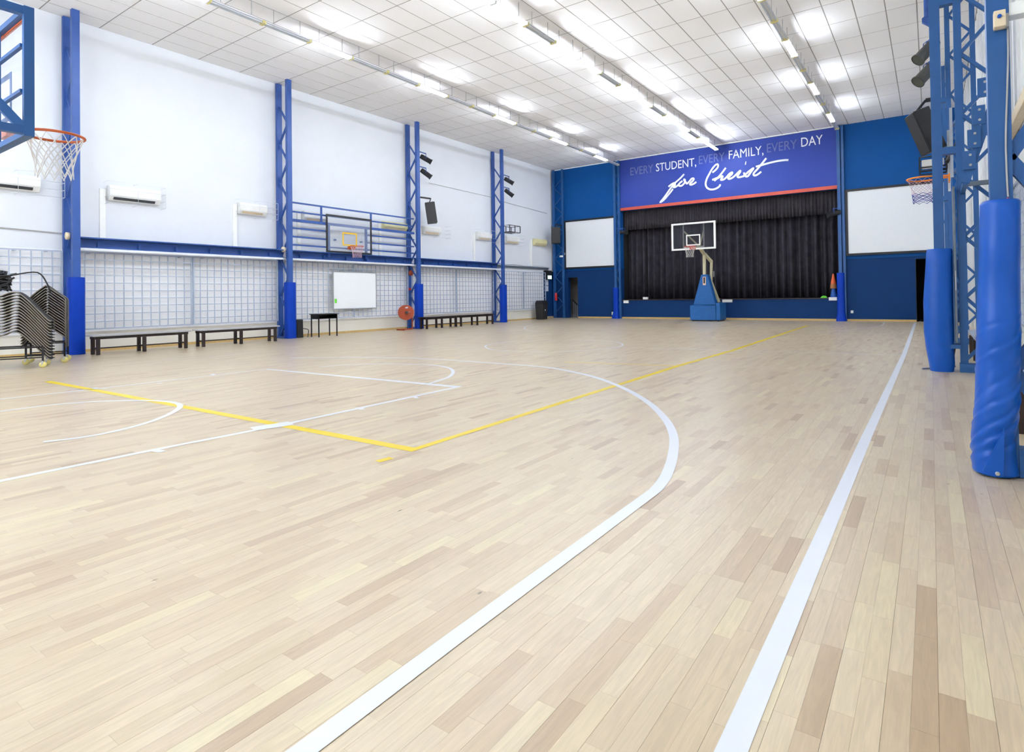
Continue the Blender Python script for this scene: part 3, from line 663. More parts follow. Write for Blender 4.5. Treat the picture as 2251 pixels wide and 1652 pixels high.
# ---------------------------------------------------------------- far wall things
# corner lattice column at the far left
def far_col(x0, x1, y, label, pad, m='blue_steel_deep', lace=True):
    t = thing('truss_column', label, 'column', ((x0+x1)/2, y, 0), group='blue lattice columns at the stage wall')
    MB().box(x0, x0+.13, y-.13, y, 0, H-.04).build('front_post', m, t); MB().box(x1-.1, x1, y-.1, y, 0, H-.04).build('rear_post', m, t)
    z, up = .3, True
    while lace and z+.5 < H-.2:
        a, b = ((x0+.1, y-.06, z), (x1-.05, y-.06, z+.5)) if up else ((x1-.05, y-.06, z), (x0+.1, y-.06, z+.5))
        MB().bar(a, b, .04).build('brace', m, t); z += .5; up = not up
    if pad: rounded_pad(MB(), x0+.065, y-.07, [(.0, 1.35, 0, -.05), (.15, 1.25, 0, -.04), (.35, 1.02, 0, 0), (1, 1, 0, 0), (pad-.03, 1, 0, 0), (pad, .92, 0, 0)], .15, .15).build('post_pad', 'pad_blue_left', t)
far_col(-10.36, STX0+.02, YF-.05, 'blue column with bright blue pad left of the stage opening', 1.62)
far_col(.33, .6, YF-.05, 'blue column with bright blue pad right of the stage opening', 2.05, lace=False)
far_col(-14.2, -13.5, YF-.1, 'blue lattice column in the far left corner behind the waste bin', 0)

def screen(x0, x1, z0, z1, y, label, e=.09):
    t = thing('projection_screen', label, 'screen', ((x0+x1)/2, y, z0), group='projection screens beside the stage')
    MB().box(x0+e, x1-e, y-.02, y+.02, z0+e, z1-e).build('canvas', 'screen_white', t)
    for a in ((x0, x0+e, z0, z1), (x1-e, x1, z0, z1)): MB().box(a[0], a[1], y-.05, y+.02, a[2], a[3]).build('frame_side', 'frame_black', t)
    for a in ((x0+e, x1-e, z0, z0+e), (x0+e, x1-e, z1-e, z1)): MB().box(a[0], a[1], y-.05, y+.02, a[2], a[3]).build('frame_rail', 'frame_black', t)
screen(-13.5, -10.25, 2.72, 5.42, YF-.06, 'white projection screen left of the stage')
screen(.62, 4.2, 2.76, 5.56, YF-.06, 'white projection screen right of the stage')

# banner with lettering
bt = thing('stage_banner', 'blue banner with white slogan lettering above the stage', 'banner', (-4.86, YF, ST_TOP))
yb_ = YF-.012
MB().box(STX0, STX1, yb_, YF+.02, ST_TOP+.15, H-.05).build('panel', 'banner_blue', bt)
MB().box(STX0, STX1, yb_-.01, YF+.02, ST_TOP, ST_TOP+.15).build('red_stripe', 'stripe_red', bt)
def word(txt, px0, px1, m, zb, cap):
    cu = bpy.data.curves.new('w', 'FONT'); cu.body = txt; cu.extrude = .006; cu.resolution_u = 3
    ob = bpy.data.objects.new('w', cu); C.objects.link(ob); bpy.context.view_layer.update()
    dg = bpy.context.evaluated_depsgraph_get(); me = bpy.data.meshes.new_from_object(ob.evaluated_get(dg)); bpy.data.objects.remove(ob)
    xs = [v.co.x for v in me.vertices]; X0, X1 = on(1, yb_, px0, 360).x, on(1, yb_, px1, 360).x
    sx = (X1-X0)/(max(xs)-min(xs)); y1 = max(v.co.y for v in me.vertices); mn = min(xs); sz = cap/y1
    for v in me.vertices:
        x, y, z = v.co; v.co = (X0+(x-mn)*sx-bt.location.x, yb_-.006+z-bt.location.y, zb+y*sz-bt.location.z)
    me.materials.clear(); me.materials.append(MATS[m]); o = bpy.data.objects.new('lettering', me); C.objects.link(o); o.parent = bt
    o['label'] = ('white' if m == 'letter_white' else 'grey') + ' word ' + txt.strip(',')
K = lambda x: 1340+x/4.02
for txt, a, b, m, zz in (('EVERY', 183, 385, 'letter_grey', 7.46), ('STUDENT,', 410, 765, 'letter_white', 7.48), ('EVERY', 790, 1018, 'letter_grey', 7.54), ('FAMILY,', 1055, 1362, 'letter_white', 7.58), ('EVERY', 1393, 1660, 'letter_grey', 7.63), ('DAY', 1697, 1888, 'letter_white', 7.67)):
    word(txt, K(a), K(b), m, zz, .4)
A = lambda pts: [(1440+x/13.77, 330+y/13.77) for x, y in pts]
B = lambda pts: [(1580+x/13.77, 330+y/13.77) for x, y in pts]
strokes = [A([(880, 720), (760, 850), (620, 975), (500, 1110), (380, 1280), (250, 1460), (150, 1580), (270, 1500), (400, 1350), (490, 1240), (540, 1170)]),
 A([(405, 1105), (500, 1030), (590, 990), (600, 1060), (545, 1110), (600, 1120), (690, 1060), (760, 980), (830, 930)]),
 A([(830, 930), (740, 1000), (725, 1070), (800, 1075), (890, 990), (905, 900), (870, 890), (930, 970), (965, 1010), (1040, 940), (1110, 860), (1170, 860), (1150, 920), (1060, 1010), (1080, 1045), (1160, 1020), (1250, 960)]),
 A([(1735, 675), (1830, 600), (1900, 510), (1900, 430), (1840, 440), (1740, 550), (1640, 720), (1560, 880), (1530, 1020), (1560, 1120), (1640, 1180), (1740, 1190), (1850, 1160), (1950, 1090), (1970, 1030)]),
 A([(2140, 530), (2030, 680), (1900, 830), (1790, 930)]), A([(1730, 900), (1850, 850), (1960, 800)]),
 B([(-90, 880), (0, 830), (60, 795), (120, 790), (70, 880), (80, 900), (160, 880), (250, 800), (330, 710), (400, 670), (400, 720), (290, 830), (310, 870), (400, 840), (500, 760), (590, 670), (650, 620), (640, 670), (570, 780), (600, 820), (700, 800), (775, 770), (765, 680), (800, 740), (900, 650), (1055, 540), (960, 680), (880, 785), (800, 790)]),
 B([(1440, 240), (1320, 390), (1180, 560), (1060, 700), (1070, 760), (1150, 750), (1290, 650)]), B([(1120, 500), (1300, 450), (1550, 380), (1800, 325), (2000, 300), (2110, 300)]), B([(800, 388), (830, 390)])]
sc_ = MB(); fl_y = yb_-.004
for st_ in strokes:
    pts = smooth_path([on(1, fl_y, *p) for p in st_], 4); rad = .085 if len(st_) == 2 else .047
    b0 = len(sc_.v); sc_.tube(pts, rad, 8)
    for i in range(b0, len(sc_.v)): sc_.v[i].y = fl_y+(sc_.v[i].y-fl_y)*.2
o = sc_.build('script_lettering', 'letter_white', bt); o['label'] = 'white brush script words for Christ'

# curtains
def curtain(name, x0, x1, z0, z1, y, amp, per, m, label, seed, hem=0.):
    rnd = random.Random(seed); n = int((x1-x0)/.022); ph = 0; ys = []
    for i in range(n+1):
        ph += .022/per*2*math.pi*rnd.uniform(.55, 1.5); ys.append(amp*(math.sin(ph)+.6*math.sin(ph*.37+1)))
    rows = 5; vs = []; fs = []
    for r in range(rows):
        s = r/(rows-1)
        for i in range(n+1):
            vs.append((x0+(x1-x0)*i/n, y+ys[i]*(.75+.35*s), z1+(z0-z1)*s+(hem*ys[i] if r == rows-1 else 0)))
    for r in range(rows-1):
        for i in range(n): a = r*(n+1)+i; fs.append((a, a+1, a+n+2, a+n+1))
    o = MB().add(vs, fs, True).build(name, m); tag(o, label, 'curtain'); sm = o.modifiers.new('thick', 'SOLIDIFY'); sm.thickness = .006; return o
curtain('stage_curtain', STX0+.03, STX1-.03, ST_Z+.02, ST_TOP+.3, YF+.75, .13, .36, 'curtain_black', 'black pleated stage curtain closed across the stage', 3)
curtain('curtain_valance', STX0+.01, STX1-.01, ST_TOP-1.0, ST_TOP+.25, YF+.36, .05, .15, 'valance_black', 'dark grey gathered valance below the red stripe', 5, .3)

# small fittings at the stage
def on_far(px, py, y=YF): return on(1, y, px, py)
for (a, b, c_, d_), lab, m in (((1371, 1382, 660, 666), 'white double socket at the left end of the stage front', 'plastic_white'), ((1588, 1610, 658, 664), 'white socket strip right of the basketball stand', 'plastic_white'), ((1822, 1840, 653, 660), 'white socket box below the orange cone', 'plastic_white'), ((1345, 1351, 685, 692), 'small square floor outlet left of the left stage column', 'plastic_white'), ((1870, 1876, 682, 688), 'small square outlet low on the wall right of the stage', 'plastic_white')):
    p, q = on_far(a, c_), on_far(b, d_); tag(MB().box(p.x, q.x, YF-.035, YF+.03, q.z, p.z).build('wall_socket', m, bevel=.006), lab, 'socket', 'white sockets on the stage wall')
p = on_far(1419, 657, YF+.1); tag(MB().box(p.x-.13, p.x+.13, YF+.05, YF+.17, ST_Z, ST_Z+.12).build('socket_box', 'plastic_white', bevel=.006), 'white box standing on the stage edge at the left', 'box')
p = on_far(1832, 640, YF+.12); cxx = p.x
t = thing('traffic_cone', 'orange cone on top of a blue cone on the stage edge', 'cone', (cxx, YF+.15, ST_Z))
MB().box(cxx-.16, cxx+.16, YF, YF+.3, ST_Z, ST_Z+.03).lathe([(.14, .03), (.09, .3), (.08, .45)], (cxx, YF+.15, ST_Z), 14).build('blue_cone', 'cone_blue', t)
MB().lathe([(.125, .4), (.12, .55), (.105, .6)], (cxx, YF+.15, ST_Z), 14).build('tan_band', 'cone_tan', t); MB().lathe([(.11, .6), (.03, 1.02), (.015, 1.04)], (cxx, YF+.15, ST_Z), 14).build('orange_cone', 'cone_orange', t)
tag(MB().lathe([(.14, 0), (.125, .04), (.08, .08), (.03, .095)], (on_far(1814, 650, YF+.15).x-.05, YF+.15, ST_Z), 14).build('marker_dome', 'dome_green'), 'bright green marker dome on the stage edge', 'marker')
par_can((on_far(1370, 510, YF-.3).x, YF-.25, on_far(1370, 510, YF-.3).z), (.95, -.2, -.1), (-10.2, YF-.1), 'black stage light beside the left stage column', 'stage lights at the stage', .45, .1)
par_can((on_far(1832, 469, YF-.3).x, YF-.25, on_far(1832, 469, YF-.3).z), (-.9, -.3, -.25), (.4, YF-.1), 'black stage light beside the right stage column', 'stage lights at the stage', .55, .11)
# far left corner fittings
speaker((-13.62, YF-.75, on(1, YF-.75, 1215, 518).z), (.5, .42, .9), .5, .0, 'black loudspeaker in the far left corner', (-13.6, YF-.1))
p = on(1, YF-.35, 1209, 606); t = thing('emergency_light', 'black emergency light box with glowing green sign in the far left corner', 'emergency light', (XW+.12, p.y-.2, p.z-.2))
MB().box(XW+.0, XW+.22, YF-1.0, YF-.5, p.z-.22, p.z+.28).build('box', 'frame_black', t); MB().box(XW+.22, XW+.235, YF-.93, YF-.57, p.z-.19, p.z+.0).build('sign', 'exit_glow', t)
for k, z in enumerate((1.5, 1.83)): tag(MB().box(XW+.03, XW+.04, YF-.95, YF-.62, z, z+.3).build('notice', 'paper'), ('lower' if k == 0 else 'upper')+' pale notice sheet under the emergency light', 'notice')
struct(MB().box(XW, XW+.03, YF-1.05, YF, .1, 2.6).build('trim_2', 'blue_wall_low'))
p = on(1, YF-.35, 1221, 652); t = thing('fire_extinguisher', 'red fire extinguisher in the far left corner', 'extinguisher', (XW+.35, YF-.3, p.z-.25))
MB().lathe([(.06, 0), (.075, .03), (.075, .38), (.03, .45)], (p.x, YF-.3, p.z-.22), 12).build('cylinder', 'red', t); MB().bar((p.x, YF-.3, p.z+.22), (p.x+.05, YF-.32, p.z+.3), .04).build('valve', 'black_plastic', t)
MB().box(p.x-.05, p.x+.05, YF-.22, YF-.09, p.z-.1, p.z+.1).build('wall_bracket', 'black_metal', t)
p = on(1, YF-.35, 1234, 563); t = thing('security_camera', 'small white security camera on an arm left of the left screen', 'camera', (p.x, YF-.1, p.z))
MB().box(p.x-.06, p.x+.1, YF-.45, YF-.33, p.z-.05, p.z+.04).build('housing', 'plastic_white', t, bevel=.01); MB().bar((p.x, YF-.38, p.z), (p.x-.3, YF-.15, p.z-.04), .03).build('arm', 'cone_blue', t)
MB().box(p.x+.0, p.x+.1, YF-.12, YF-.05, p.z+.08, p.z+.2).build('junction_box', 'grid_grey', t)

# ---------------------------------------------------------------- portable basket at the far end
fx, fy = -4.5, 19.35
t = thing('portable_basket', 'portable basketball stand with blue padded base in front of the stage', 'basketball hoop', (-4.95, 22.4, 0))
bw, z0, z1 = .93, 3.05, 4.17
for a in ((fx-bw, fx-bw+.075, z0, z1), (fx+bw-.075, fx+bw, z0, z1)): MB().box(a[0], a[1], fy-.02, fy+.03, a[2], a[3]).build('board_frame_side', 'plastic_white', t)
for a in ((fx-bw+.075, fx+bw-.075, z0, z0+.07), (fx-bw+.075, fx+bw-.075, z1-.07, z1)): MB().box(a[0], a[1], fy-.02, fy+.03, a[2], a[3]).build('board_frame_rail', 'plastic_white', t)
MB().box(fx-bw+.075, fx+bw-.075, fy, fy+.012, z0+.07, z1-.07).build('backboard', 'acrylic_dark', t)
sq = MB(); a, b, c_, d_, e = fx-.3, fx+.3, 3.22, 3.67, .05
sq.box(a, b, fy-.008, fy-.003, c_, c_+e).box(a, b, fy-.008, fy-.003, d_-e, d_).box(a, a+e, fy-.008, fy-.003, c_+e, d_-e).box(b-e, b, fy-.008, fy-.003, c_+e, d_-e).build('target_square', 'plastic_white', t)
for s in (-1, 1): MB().box(fx+s*.43-.025, fx+s*.43+.025, fy+.014, fy+.06, z0+.05, z1-.07).build('back_upright', 'grid_grey', t)
MB().box(fx-.43, fx+.43, fy+.014, fy+.06, z0+.09, z0+.14).build('back_rail', 'plastic_white', t)
bc = Vector((fx+.05, fy+.6, 3.2))
for s in (-1, 1): MB().bar((fx+s*.43, fy+.06, 3.85), bc, .05).build('back_brace', 'cream_steel', t)
MB().bar((fx, fy+.06, 3.12), bc, .1).build('back_arm', 'cream_steel', t)
rc = (fx, fy-.42, 3.15)
MB().tube(ring(rc, .228), .012, 6, True).build('rim', 'rim_red', t); MB().box(fx-.1, fx+.1, fy-.2, fy-.02, 3.05, 3.16).build('rim_bracket', 'rim_red', t)
net(MB(), (rc[0], rc[1], 3.14), .225, .14, .42).build('net', 'net_white', t)
y1 = 22.1; col = on(1, y1, 1549, 600)
m0 = on(1, y1, 1549, 615); m1 = on(1, y1, 1548, 560); MB().tube([m0-Vector((0, 0, .5)), m1], .075, 10).build('front_mast', 'cream_steel', t)
k1 = on(1, y1+.5, 1564, 575); MB().bar(bc, m1+Vector((0, 0, .03)), .13, .1).build('main_arm', 'cream_steel', t)
MB().bar(m1+Vector((0, 0, .06)), k1, .13, .1).build('elbow_arm', 'cream_steel', t)
k2 = on(1, y1+.5, 1563, 620); MB().tube([k1, k2], .065, 10).build('rear_mast', 'cream_steel', t); k3 = on(1, y1+.6, 1581, 664); MB().bar(k2+Vector((-.02, 0, .1)), k3, .1).build('rear_strut', 'cream_steel', t)
k4 = on(1, y1+.4, 1567, 640); MB().bar(k2+Vector((-.1, 0, .15)), k4, .08).build('link_arm', 'cream_steel', t)
MB().tube([on(1, y1+.5, 1565, 596), on(1, y1+.5, 1569, 596), on(1, y1+.5, 1569, 608), on(1, y1+.5, 1565, 608)], .02, 5, True).build('winch_handle', 'grid_grey', t)
yb0 = 22.0; p0, p1 = on(1, yb0, 1517, 704), on(1, yb0, 1583, 704); zt = on(1, yb0, 1550, 665).z; za = on(1, yb0, 1549, 603).z
xa, xb2 = p0.x, p1.x; sp = on(1, yb0, 1541, 604).x, on(1, yb0, 1555, 604).x
MB().box(xa, xb2-.2, yb0, yb0+.9, .05, zt-.12).build('base_pad', 'stand_blue', t, bevel=.02); MB().box(xb2-.19, xb2, yb0+.02, yb0+.92, .05, zt-.02).build('side_pad', 'stand_blue', t, bevel=.02)
xl, xr = on(1, yb0, 1524, 665).x, on(1, yb0, 1573, 665).x
MB().prism([(xl, yb0, zt-.1), (xr, yb0, zt-.1), (sp[1], yb0, za), (sp[0], yb0, za)], (0, .35, 0)).build('mast_pad', 'stand_blue', t, bevel=.02)
MB().box((sp[0]+sp[1])/2-.07, (sp[0]+sp[1])/2+.07, yb0-.006, yb0, za-.48, za-.1).build('maker_label', 'tag_label', t)
MB().box((sp[0]+sp[1])/2-.035, (sp[0]+sp[1])/2+.035, yb0-.009, yb0-.006, za-.4, za-.13).build('maker_lettering', 'dark_wood', t)
for x in (xa+.12, xb2-.12):
    for y in (yb0+.1, yb0+.8): MB().lathe([(.05, -.03), (.05, .03)], (x, y, .05), 10, 'x').build('caster', 'black_plastic', t)
MB().box(xa+.05, xb2-.05, yb0+.04, yb0+.88, .02, .06).build('undercarriage', 'black_metal', t)

# ---------------------------------------------------------------- near basket at the left edge
ny = -1.62; nx0, nx1 = -4.76, -2.98; nz0, nz1 = 2.72, 3.86
t = thing('near_basket', 'clear backboard in blue steel frame with orange rim at the left edge', 'basketball hoop', (-3.87, -3.0, 0))
for a in ((nx0, nx0+.05, nz0, nz1), (nx1-.05, nx1, nz0, nz1)): MB().box(a[0], a[1], ny-.05, ny+.02, a[2], a[3]).build('board_frame_side', 'blue_steel_deep', t)
for a in ((nx0+.05, nx1-.05, nz0, nz0+.05), (nx0+.05, nx1-.05, nz1-.05, nz1)):
    MB().box(a[0], a[1], ny-.05, ny+.02, a[2], a[3]).build('board_frame_rail', 'blue_steel_deep', t)
for z in (nz0+.055, nz1-.065): MB().box(nx0+.05, nx1-.05, ny-.012, ny+.01, z, z+.012).build('edge_strip', 'rim_orange', t)
MB().box(nx0+.05, nx1-.05, ny-.004, ny+.004, nz0+.05, nz1-.05).build('backboard', 'acrylic', t)
a, b, c_, d_, e = -4.17, -3.57, 2.98, 3.43, .05
MB().box(a, b, ny+.006, ny+.01, c_, c_+e).box(a, b, ny+.006, ny+.01, d_-e, d_).box(a, a+e, ny+.006, ny+.01, c_+e, d_-e).box(b-e, b, ny+.006, ny+.01, c_+e, d_-e).build('target_square', 'blue_steel_deep', t)
for z in (3.12, 3.52): MB().bar((nx0+.05, ny-.05, z), (nx1-.05, ny-.05, z), .03).build('back_rail', 'blue_steel_deep', t)
MB().bar((-3.72, ny-.05, nz0+.05), (-3.72, ny-.05, nz1-.05), .03).build('back_upright', 'blue_steel_deep', t)
for x in (nx0+.04, nx1-.04):
    for z in (nz0+.05, nz1-.04): MB().bar((x, ny-.05, z), (x, ny-1.3, z), .07, .07).build('side_arm', 'blue_steel_deep', t)
    MB().bar((x, ny-.05, nz0+.07), (x-.1, ny-.55, nz0+.7), .07).build('diagonal_brace', 'blue_steel_deep', t)
    MB().bar((x, ny-1.3, 0.1), (x, ny-1.3, nz1), .09).build('rear_mast', 'blue_steel_deep', t)
MB().box(nx0, nx1, ny-2.0, ny-1.1, 0, .14).build('base', 'blue_steel_deep', t)
rc = (-3.86, ny+.4, 2.96)
MB().tube(ring(rc, .24), .014, 8, True).build('rim', 'rim_orange', t); MB().box(rc[0]-.12, rc[0]+.12, ny+.01, ny+.18, 2.86, 2.965).build('rim_bracket', 'rim_orange', t)
net(MB(), (rc[0], rc[1], 2.95), .235, .15, .42, 12, .005).build('net', 'net_white', t)

# ---------------------------------------------------------------- right side trusses
def right_truss(y, xf, xm, xr_, label, pad, lace0=.2, st=.47, front=True, grp='padded lattice columns of the hall'):
    t = thing('truss_column', label, 'column', (xf, y, 0), group=grp)
    m = 'blue_steel_deep'
    if front: MB().box(xf-.07, xf+.07, y-.06, y+.06, 0, H-.002).build('front_post', m, t)
    MB().box(xm-.05, xm+.05, y-.05, y+.05, 0, H-.002).build('middle_post', m, t); MB().box(xr_-.05, xr_+.05, y-.05, y+.05, 0, H-.002).build('rear_post', m, t)
    z, up = lace0, True
    while z+st < H-.1:
        a, b = ((xm+.03, y, z), (xr_-.03, y, z+st)) if up else ((xr_-.03, y, z), (xm+.03, y, z+st))
        MB().bar(a, b, .05).build('brace', m, t); z += st; up = not up
    if front:
        for z in (3.42, 5.75): MB().bar((xf, y, z), (xm, y, z), .11).build('tie_plate', m, t)
    MB().box(xm-.06, xr_+.06, y-.1, y+.1, 0, .13).build('base_beam', m, t)
    if pad: rounded_pad(MB(), xf, y, pad, .2, .2, 24, 2.6).build('post_pad', 'pad_blue', t)
    return t
ry2 = 7.5
right_truss(ry2, 3.715, 4.005, 4.5, 'blue lattice column with tall bulging blue pad beside the side basket', [(.0, .78, .0, 0), (.12, .86, 0, 0), (.35, .93, -.02, 0), (.6, .99, -.03, 0), (1.1, .98, -.03, 0), (1.6, .9, -.01, 0), (1.87, .86, 0, 0), (1.9, .8, 0, 0)])
right_truss(13.05, 3.74, 4.02, 4.5, 'blue lattice column with narrow pad hidden behind the side basket column', [(.55, .6, 0, 0), (1.0, .66, 0, 0), (2.0, .64, 0, 0), (2.1, .58, 0, 0)])
right_truss(18.6, 3.78, 4.04, 4.5, 'blue lattice column farthest away on the right side', None, st=.95)
ry1 = 1.66; a_, b_ = on(1, ry1, 2172, 300).x, on(1, ry1, 2222, 300).x; xc1 = (a_+b_)/2
t1 = thing('truss_column', 'blue lattice column with large creased blue pad nearest the viewer', 'column', (xc1, ry1, 0), group='padded lattice columns of the hall')
MB().box(a_, b_, ry1-.06, ry1+.06, 0, H-.002).build('front_post', 'blue_steel_deep', t1)
MB().box(4.5, 4.6, ry1-.05, ry1+.05, 0, H-.002).build('rear_post', 'blue_steel_deep', t1)
z = on(1, ry1, 2215, 812).z-.72; up = False
while z < H-.8:
    pa, pb = ((b_-.02, ry1, z), (4.52, ry1, z+.72)) if up else ((4.52, ry1, z), (b_-.02, ry1, z+.72))
    if z > -.05: MB().bar(pa, pb, .085, .05, up=(0, 1, 0)).build('brace', 'blue_steel_deep', t1)
    z += .72; up = not up
MB().box(b_, 4.6, ry1-.07, ry1+.07, .005, .19).build('base_beam', 'blue_steel_deep', t1)
zt1 = on(1, ry1-.1, 2190, 440).z; rings = []; rnd = random.Random(4)
for i in range(140):
    s = i/139; z = s*zt1
    k = 1+.05*math.sin(s*5)+(.1*max(0, 1-s*6)); kk = 0
    dx = -.055*(1-s)-.02*math.exp(-((s-.12)/.1)**2)
    if i == 0: k *= .8
    if i == 139: k *= .9
    rings.append((z+.004, k+kk, dx, .01*math.sin(z*11)))
rounded_pad(MB(), xc1-.005, ry1, rings, .118, .15, 48, 2.5, [(.16, .05, .035, .02), (.26, .1, .045, .018), (.36, .12, .05, .018), (.5, .1, .04, .016), (.62, .12, .03, .016), (.86, .09, .035, .016), (.74, .16, .02, .012), (1.02, .06, .02, .014)]).build('post_pad', 'pad_blue', t1)
fp = [on(1, ry1-.17, *q) for q in ((2160, 1035), (2208, 940), (2206, 1048), (2185, 1047))]
MB().prism([(p.x, ry1-.175, max(.004, p.z)) for p in fp], (0, .012, 0)).build('pad_flap', 'pad_blue', t1)
ep = on(1, ry1-.18, 2193, 1041); MB().lathe([(.008, -.004), (.014, -.004), (.014, .004), (.008, .004)], (ep.x, ry1-.178, max(.03, ep.z)), 12, 'y').build('eyelet', 'zinc', t1)
for yy, zz in ((437, 0), (520, 0), (600, 0), (975, 0)):
    p = on(1, ry1-.05, 2221, yy); MB().tube([(p.x-.02, ry1-.1, p.z), (p.x+.015, ry1-.04, p.z-.01), (p.x+.0, ry1+.04, p.z)], .006, 5).build('lace', 'red', t1)
# cable, junction box and trunking on the near column
pc = [on(1, ry1-.07, *q) for q in ((2215, 55), (2216, 120), (2214, 200), (2211, 300), (2213, 380), (2216, 432))]
tag(MB().tube(smooth_path(pc), .006, 6).build('column_cable', 'grid_grey'), 'pale cable running down the near right column', 'cable')
p = on(1, ry1-.1, 2197, 47); t = thing('junction_box', 'cream junction box on the near right column', 'junction box', (p.x, ry1-.06, p.z-.06))
MB().box(p.x-.035, p.x+.03, ry1-.16, ry1-.1, p.z-.055, p.z+.055).build('cover', 'plastic_cream', t, bevel=.006); MB().box(p.x-.03, p.x+.05, ry1-.1, ry1-.06, p.z-.045, p.z+.045).build('back_box', 'grid_grey', t)
MB().lathe([(.012, -.01), (.012, .01)], (p.x-.005, ry1-.165, p.z+.01), 10, 'y').build('button', 'pad_blue', t)
p = on(1, ry1, 2215, 30); tag(MB().box(p.x, XR, ry1-.05, ry1+.05, p.z-.035, p.z+.05).build('cable_trunking', 'plastic_white'), 'white trunking from the near right column to the right wall', 'trunking')
tag(MB().box(XR-.12, XR+.0, 2.6, 9, 3.55, 3.72).build('gutter_duct', 'plastic_cream', bevel=.02), 'cream duct along the right wall above the mesh', 'duct')

# side basket on the right
sy = 8.55
t = thing('side_basket', 'orange rim with red white and blue net on the right side frame', 'basketball hoop', (4.0, sy, 2.7))
rcx = on(1, sy, 2028, 393); rcz = rcx.z
MB().tube(ring((rcx.x, sy, rcz), .235), .014, 8, True).build('rim', 'rim_bright_orange', t)
for s in (-1, 1): MB().bar((rcx.x+.18, sy+s*.1, rcz), (3.9, sy+s*.1, rcz), .025).build('rim_arm', 'rim_bright_orange', t)
MB().box(3.88, 3.9, sy-.12, sy+.12, rcz-.1, rcz+.03).build('rim_plate', 'rim_bright_orange', t)
n1 = MB(); net(n1, (rcx.x, sy, rcz-.01), .23, .165, .26, 10, .0028); n1.build('net', 'net_pink', t)
n2 = MB(); net(n2, (rcx.x, sy, rcz-.26), .165, .15, .16, 8, .0045); n2.build('net_end', 'net_blue', t)
MB().box(3.9, 3.915, sy-.75, sy+.75, rcz-.12, rcz+.93).build('backboard', 'acrylic', t)
for a in ((sy-.78, sy-.75), (sy+.75, sy+.78)): MB().box(3.89, 3.93, a[0], a[1], rcz-.15, rcz+.96).build('board_edge', 'acrylic_edge', t)
for z in (rcz-.05, rcz+.7): MB().bar((3.92, sy-.6, z), (4.0, ry2+.05, z), .05).build('mount_arm', 'blue_steel_deep', t)
# slanted arm with bracket tabs, grey tie
t = thing('hoop_lift_arm', 'slanted blue lift arm with bolted tabs behind the near right column', 'bracket', on(1, 6.6, 2122, 400))
q0, q1 = on(1, 6.6, 2122, 402), on(1, 6.6, 2190, 205); MB().bar(q0, q1, .1, .06, up=(0, 1, 0)).build('arm', 'blue_steel_deep', t)
for px, py in ((2163, 192), (2151, 253), (2141, 305), (2131, 352)):
    p = on(1, 6.55, px, py); MB().box(p.x-.075, p.x+.075, 6.53, 6.57, p.z-.13, p.z+.13).build('tab', 'blue_steel_deep', t)
    for dz in (-.07, .07): MB().lathe([(.018, -.004), (.018, .004)], (p.x+.01, 6.525, p.z+dz), 8, 'y').build('bolt', 'zinc', t)
MB().bar(q0, (q0.x, ry2, q0.z), .06).build('hinge_tie', 'blue_steel_deep', t)
p, q = on(1, ry2-.1, 2121, 405), on(1, ry2-.1, 2180, 402); tag(MB().bar((p.x, ry2-.1, p.z), (4.45, ry2-.1, p.z), .1, .06).build('grey_crossbar', 'grey_steel'), 'grey steel crossbar behind the near right column', 'bar')
p, q = on(1, ry2-.02, 2093, 412), on(1, ry2-.02, 2106, 752)
t = thing('steel_panel', 'tall narrow grey steel panel standing on a blue shelf bracket', 'panel', (p.x, ry2, q.z))
MB().box(p.x, q.x, ry2-.15, ry2+.25, q.z, p.z).build('panel', 'grey_steel', t, bevel=.005); MB().box(p.x+.01, q.x-.01, ry2-.155, ry2-.15, q.z+.8, q.z+1.1).build('worn_patch', 'zinc', t)
p, q = on(1, ry2-.1, 2082, 758), on(1, ry2-.1, 2116, 766); tag(MB().box(p.x, 3.96, ry2-.15, ry2+.25, q.z, q.z+.06).build('shelf_bracket', 'blue_steel_deep'), 'small blue shelf bracket holding the grey panel', 'bracket')
p, q = on(1, ry2+.1, 2098, 766), on(1, ry2+.1, 2090, 806); tag(MB().bar((p.x, ry2+.1, p.z), (q.x, ry2+.1, .0), .035).build('wooden_stick', 'brown_wood'), 'brown wooden stick under the blue shelf bracket', 'stick')
p, q = fl(2027, 812), fl(2100, 806); tag(MB().bar(p+Vector((0, .02, .012)), q+Vector((0, 0, .012)), .02).build('floor_bar', 'zinc'), 'thin metal bar on the floor at the padded side column', 'bar')
# lights, speaker and cage on the right
for k, py in enumerate((112, 160)):
    p = on(1, 12.7, 2037, py); par_can(p, (-.6, -.35, -.72), (3.74, 13.0), ('upper' if k == 0 else 'lower')+' grey stage light high on the right side columns', 'stage lights on columns', .62, .135, 'par_grey')
p = on(1, 8.9, 2036, 288); speaker(p, (.4, .3, .78), -1.2, .36, 'black loudspeaker tilted down behind the side basket column', (3.75, 8.9))
p = on(1, 9.3, 2046, 360); t = thing('projector_cage', 'small black cage with white projector under the right loudspeaker', 'projector', (p.x, 9.3, p.z-.15))
MB().box(p.x-.14, p.x+.2, 9.15, 9.45, p.z-.06, p.z+.06).build('projector', 'plastic_white', t, bevel=.01)
for dz in (-.15, -.09, .1):
    MB().tube([(p.x-.17, 9.1, p.z+dz), (p.x+.24, 9.1, p.z+dz), (p.x+.24, 9.5, p.z+dz), (p.x-.17, 9.5, p.z+dz)], .012, 4, True).build('ring', 'frame_black', t)
for dx in (-.17, .24):
    for yy in (9.1, 9.5): MB().bar((p.x+dx, yy, p.z-.15), (p.x+dx, yy, p.z+.1), .025).build('strut', 'frame_black', t)
MB().bar((p.x+.24, 9.3, p.z), (4.0, 7.56, p.z), .05).build('arm', 'black_metal', t)
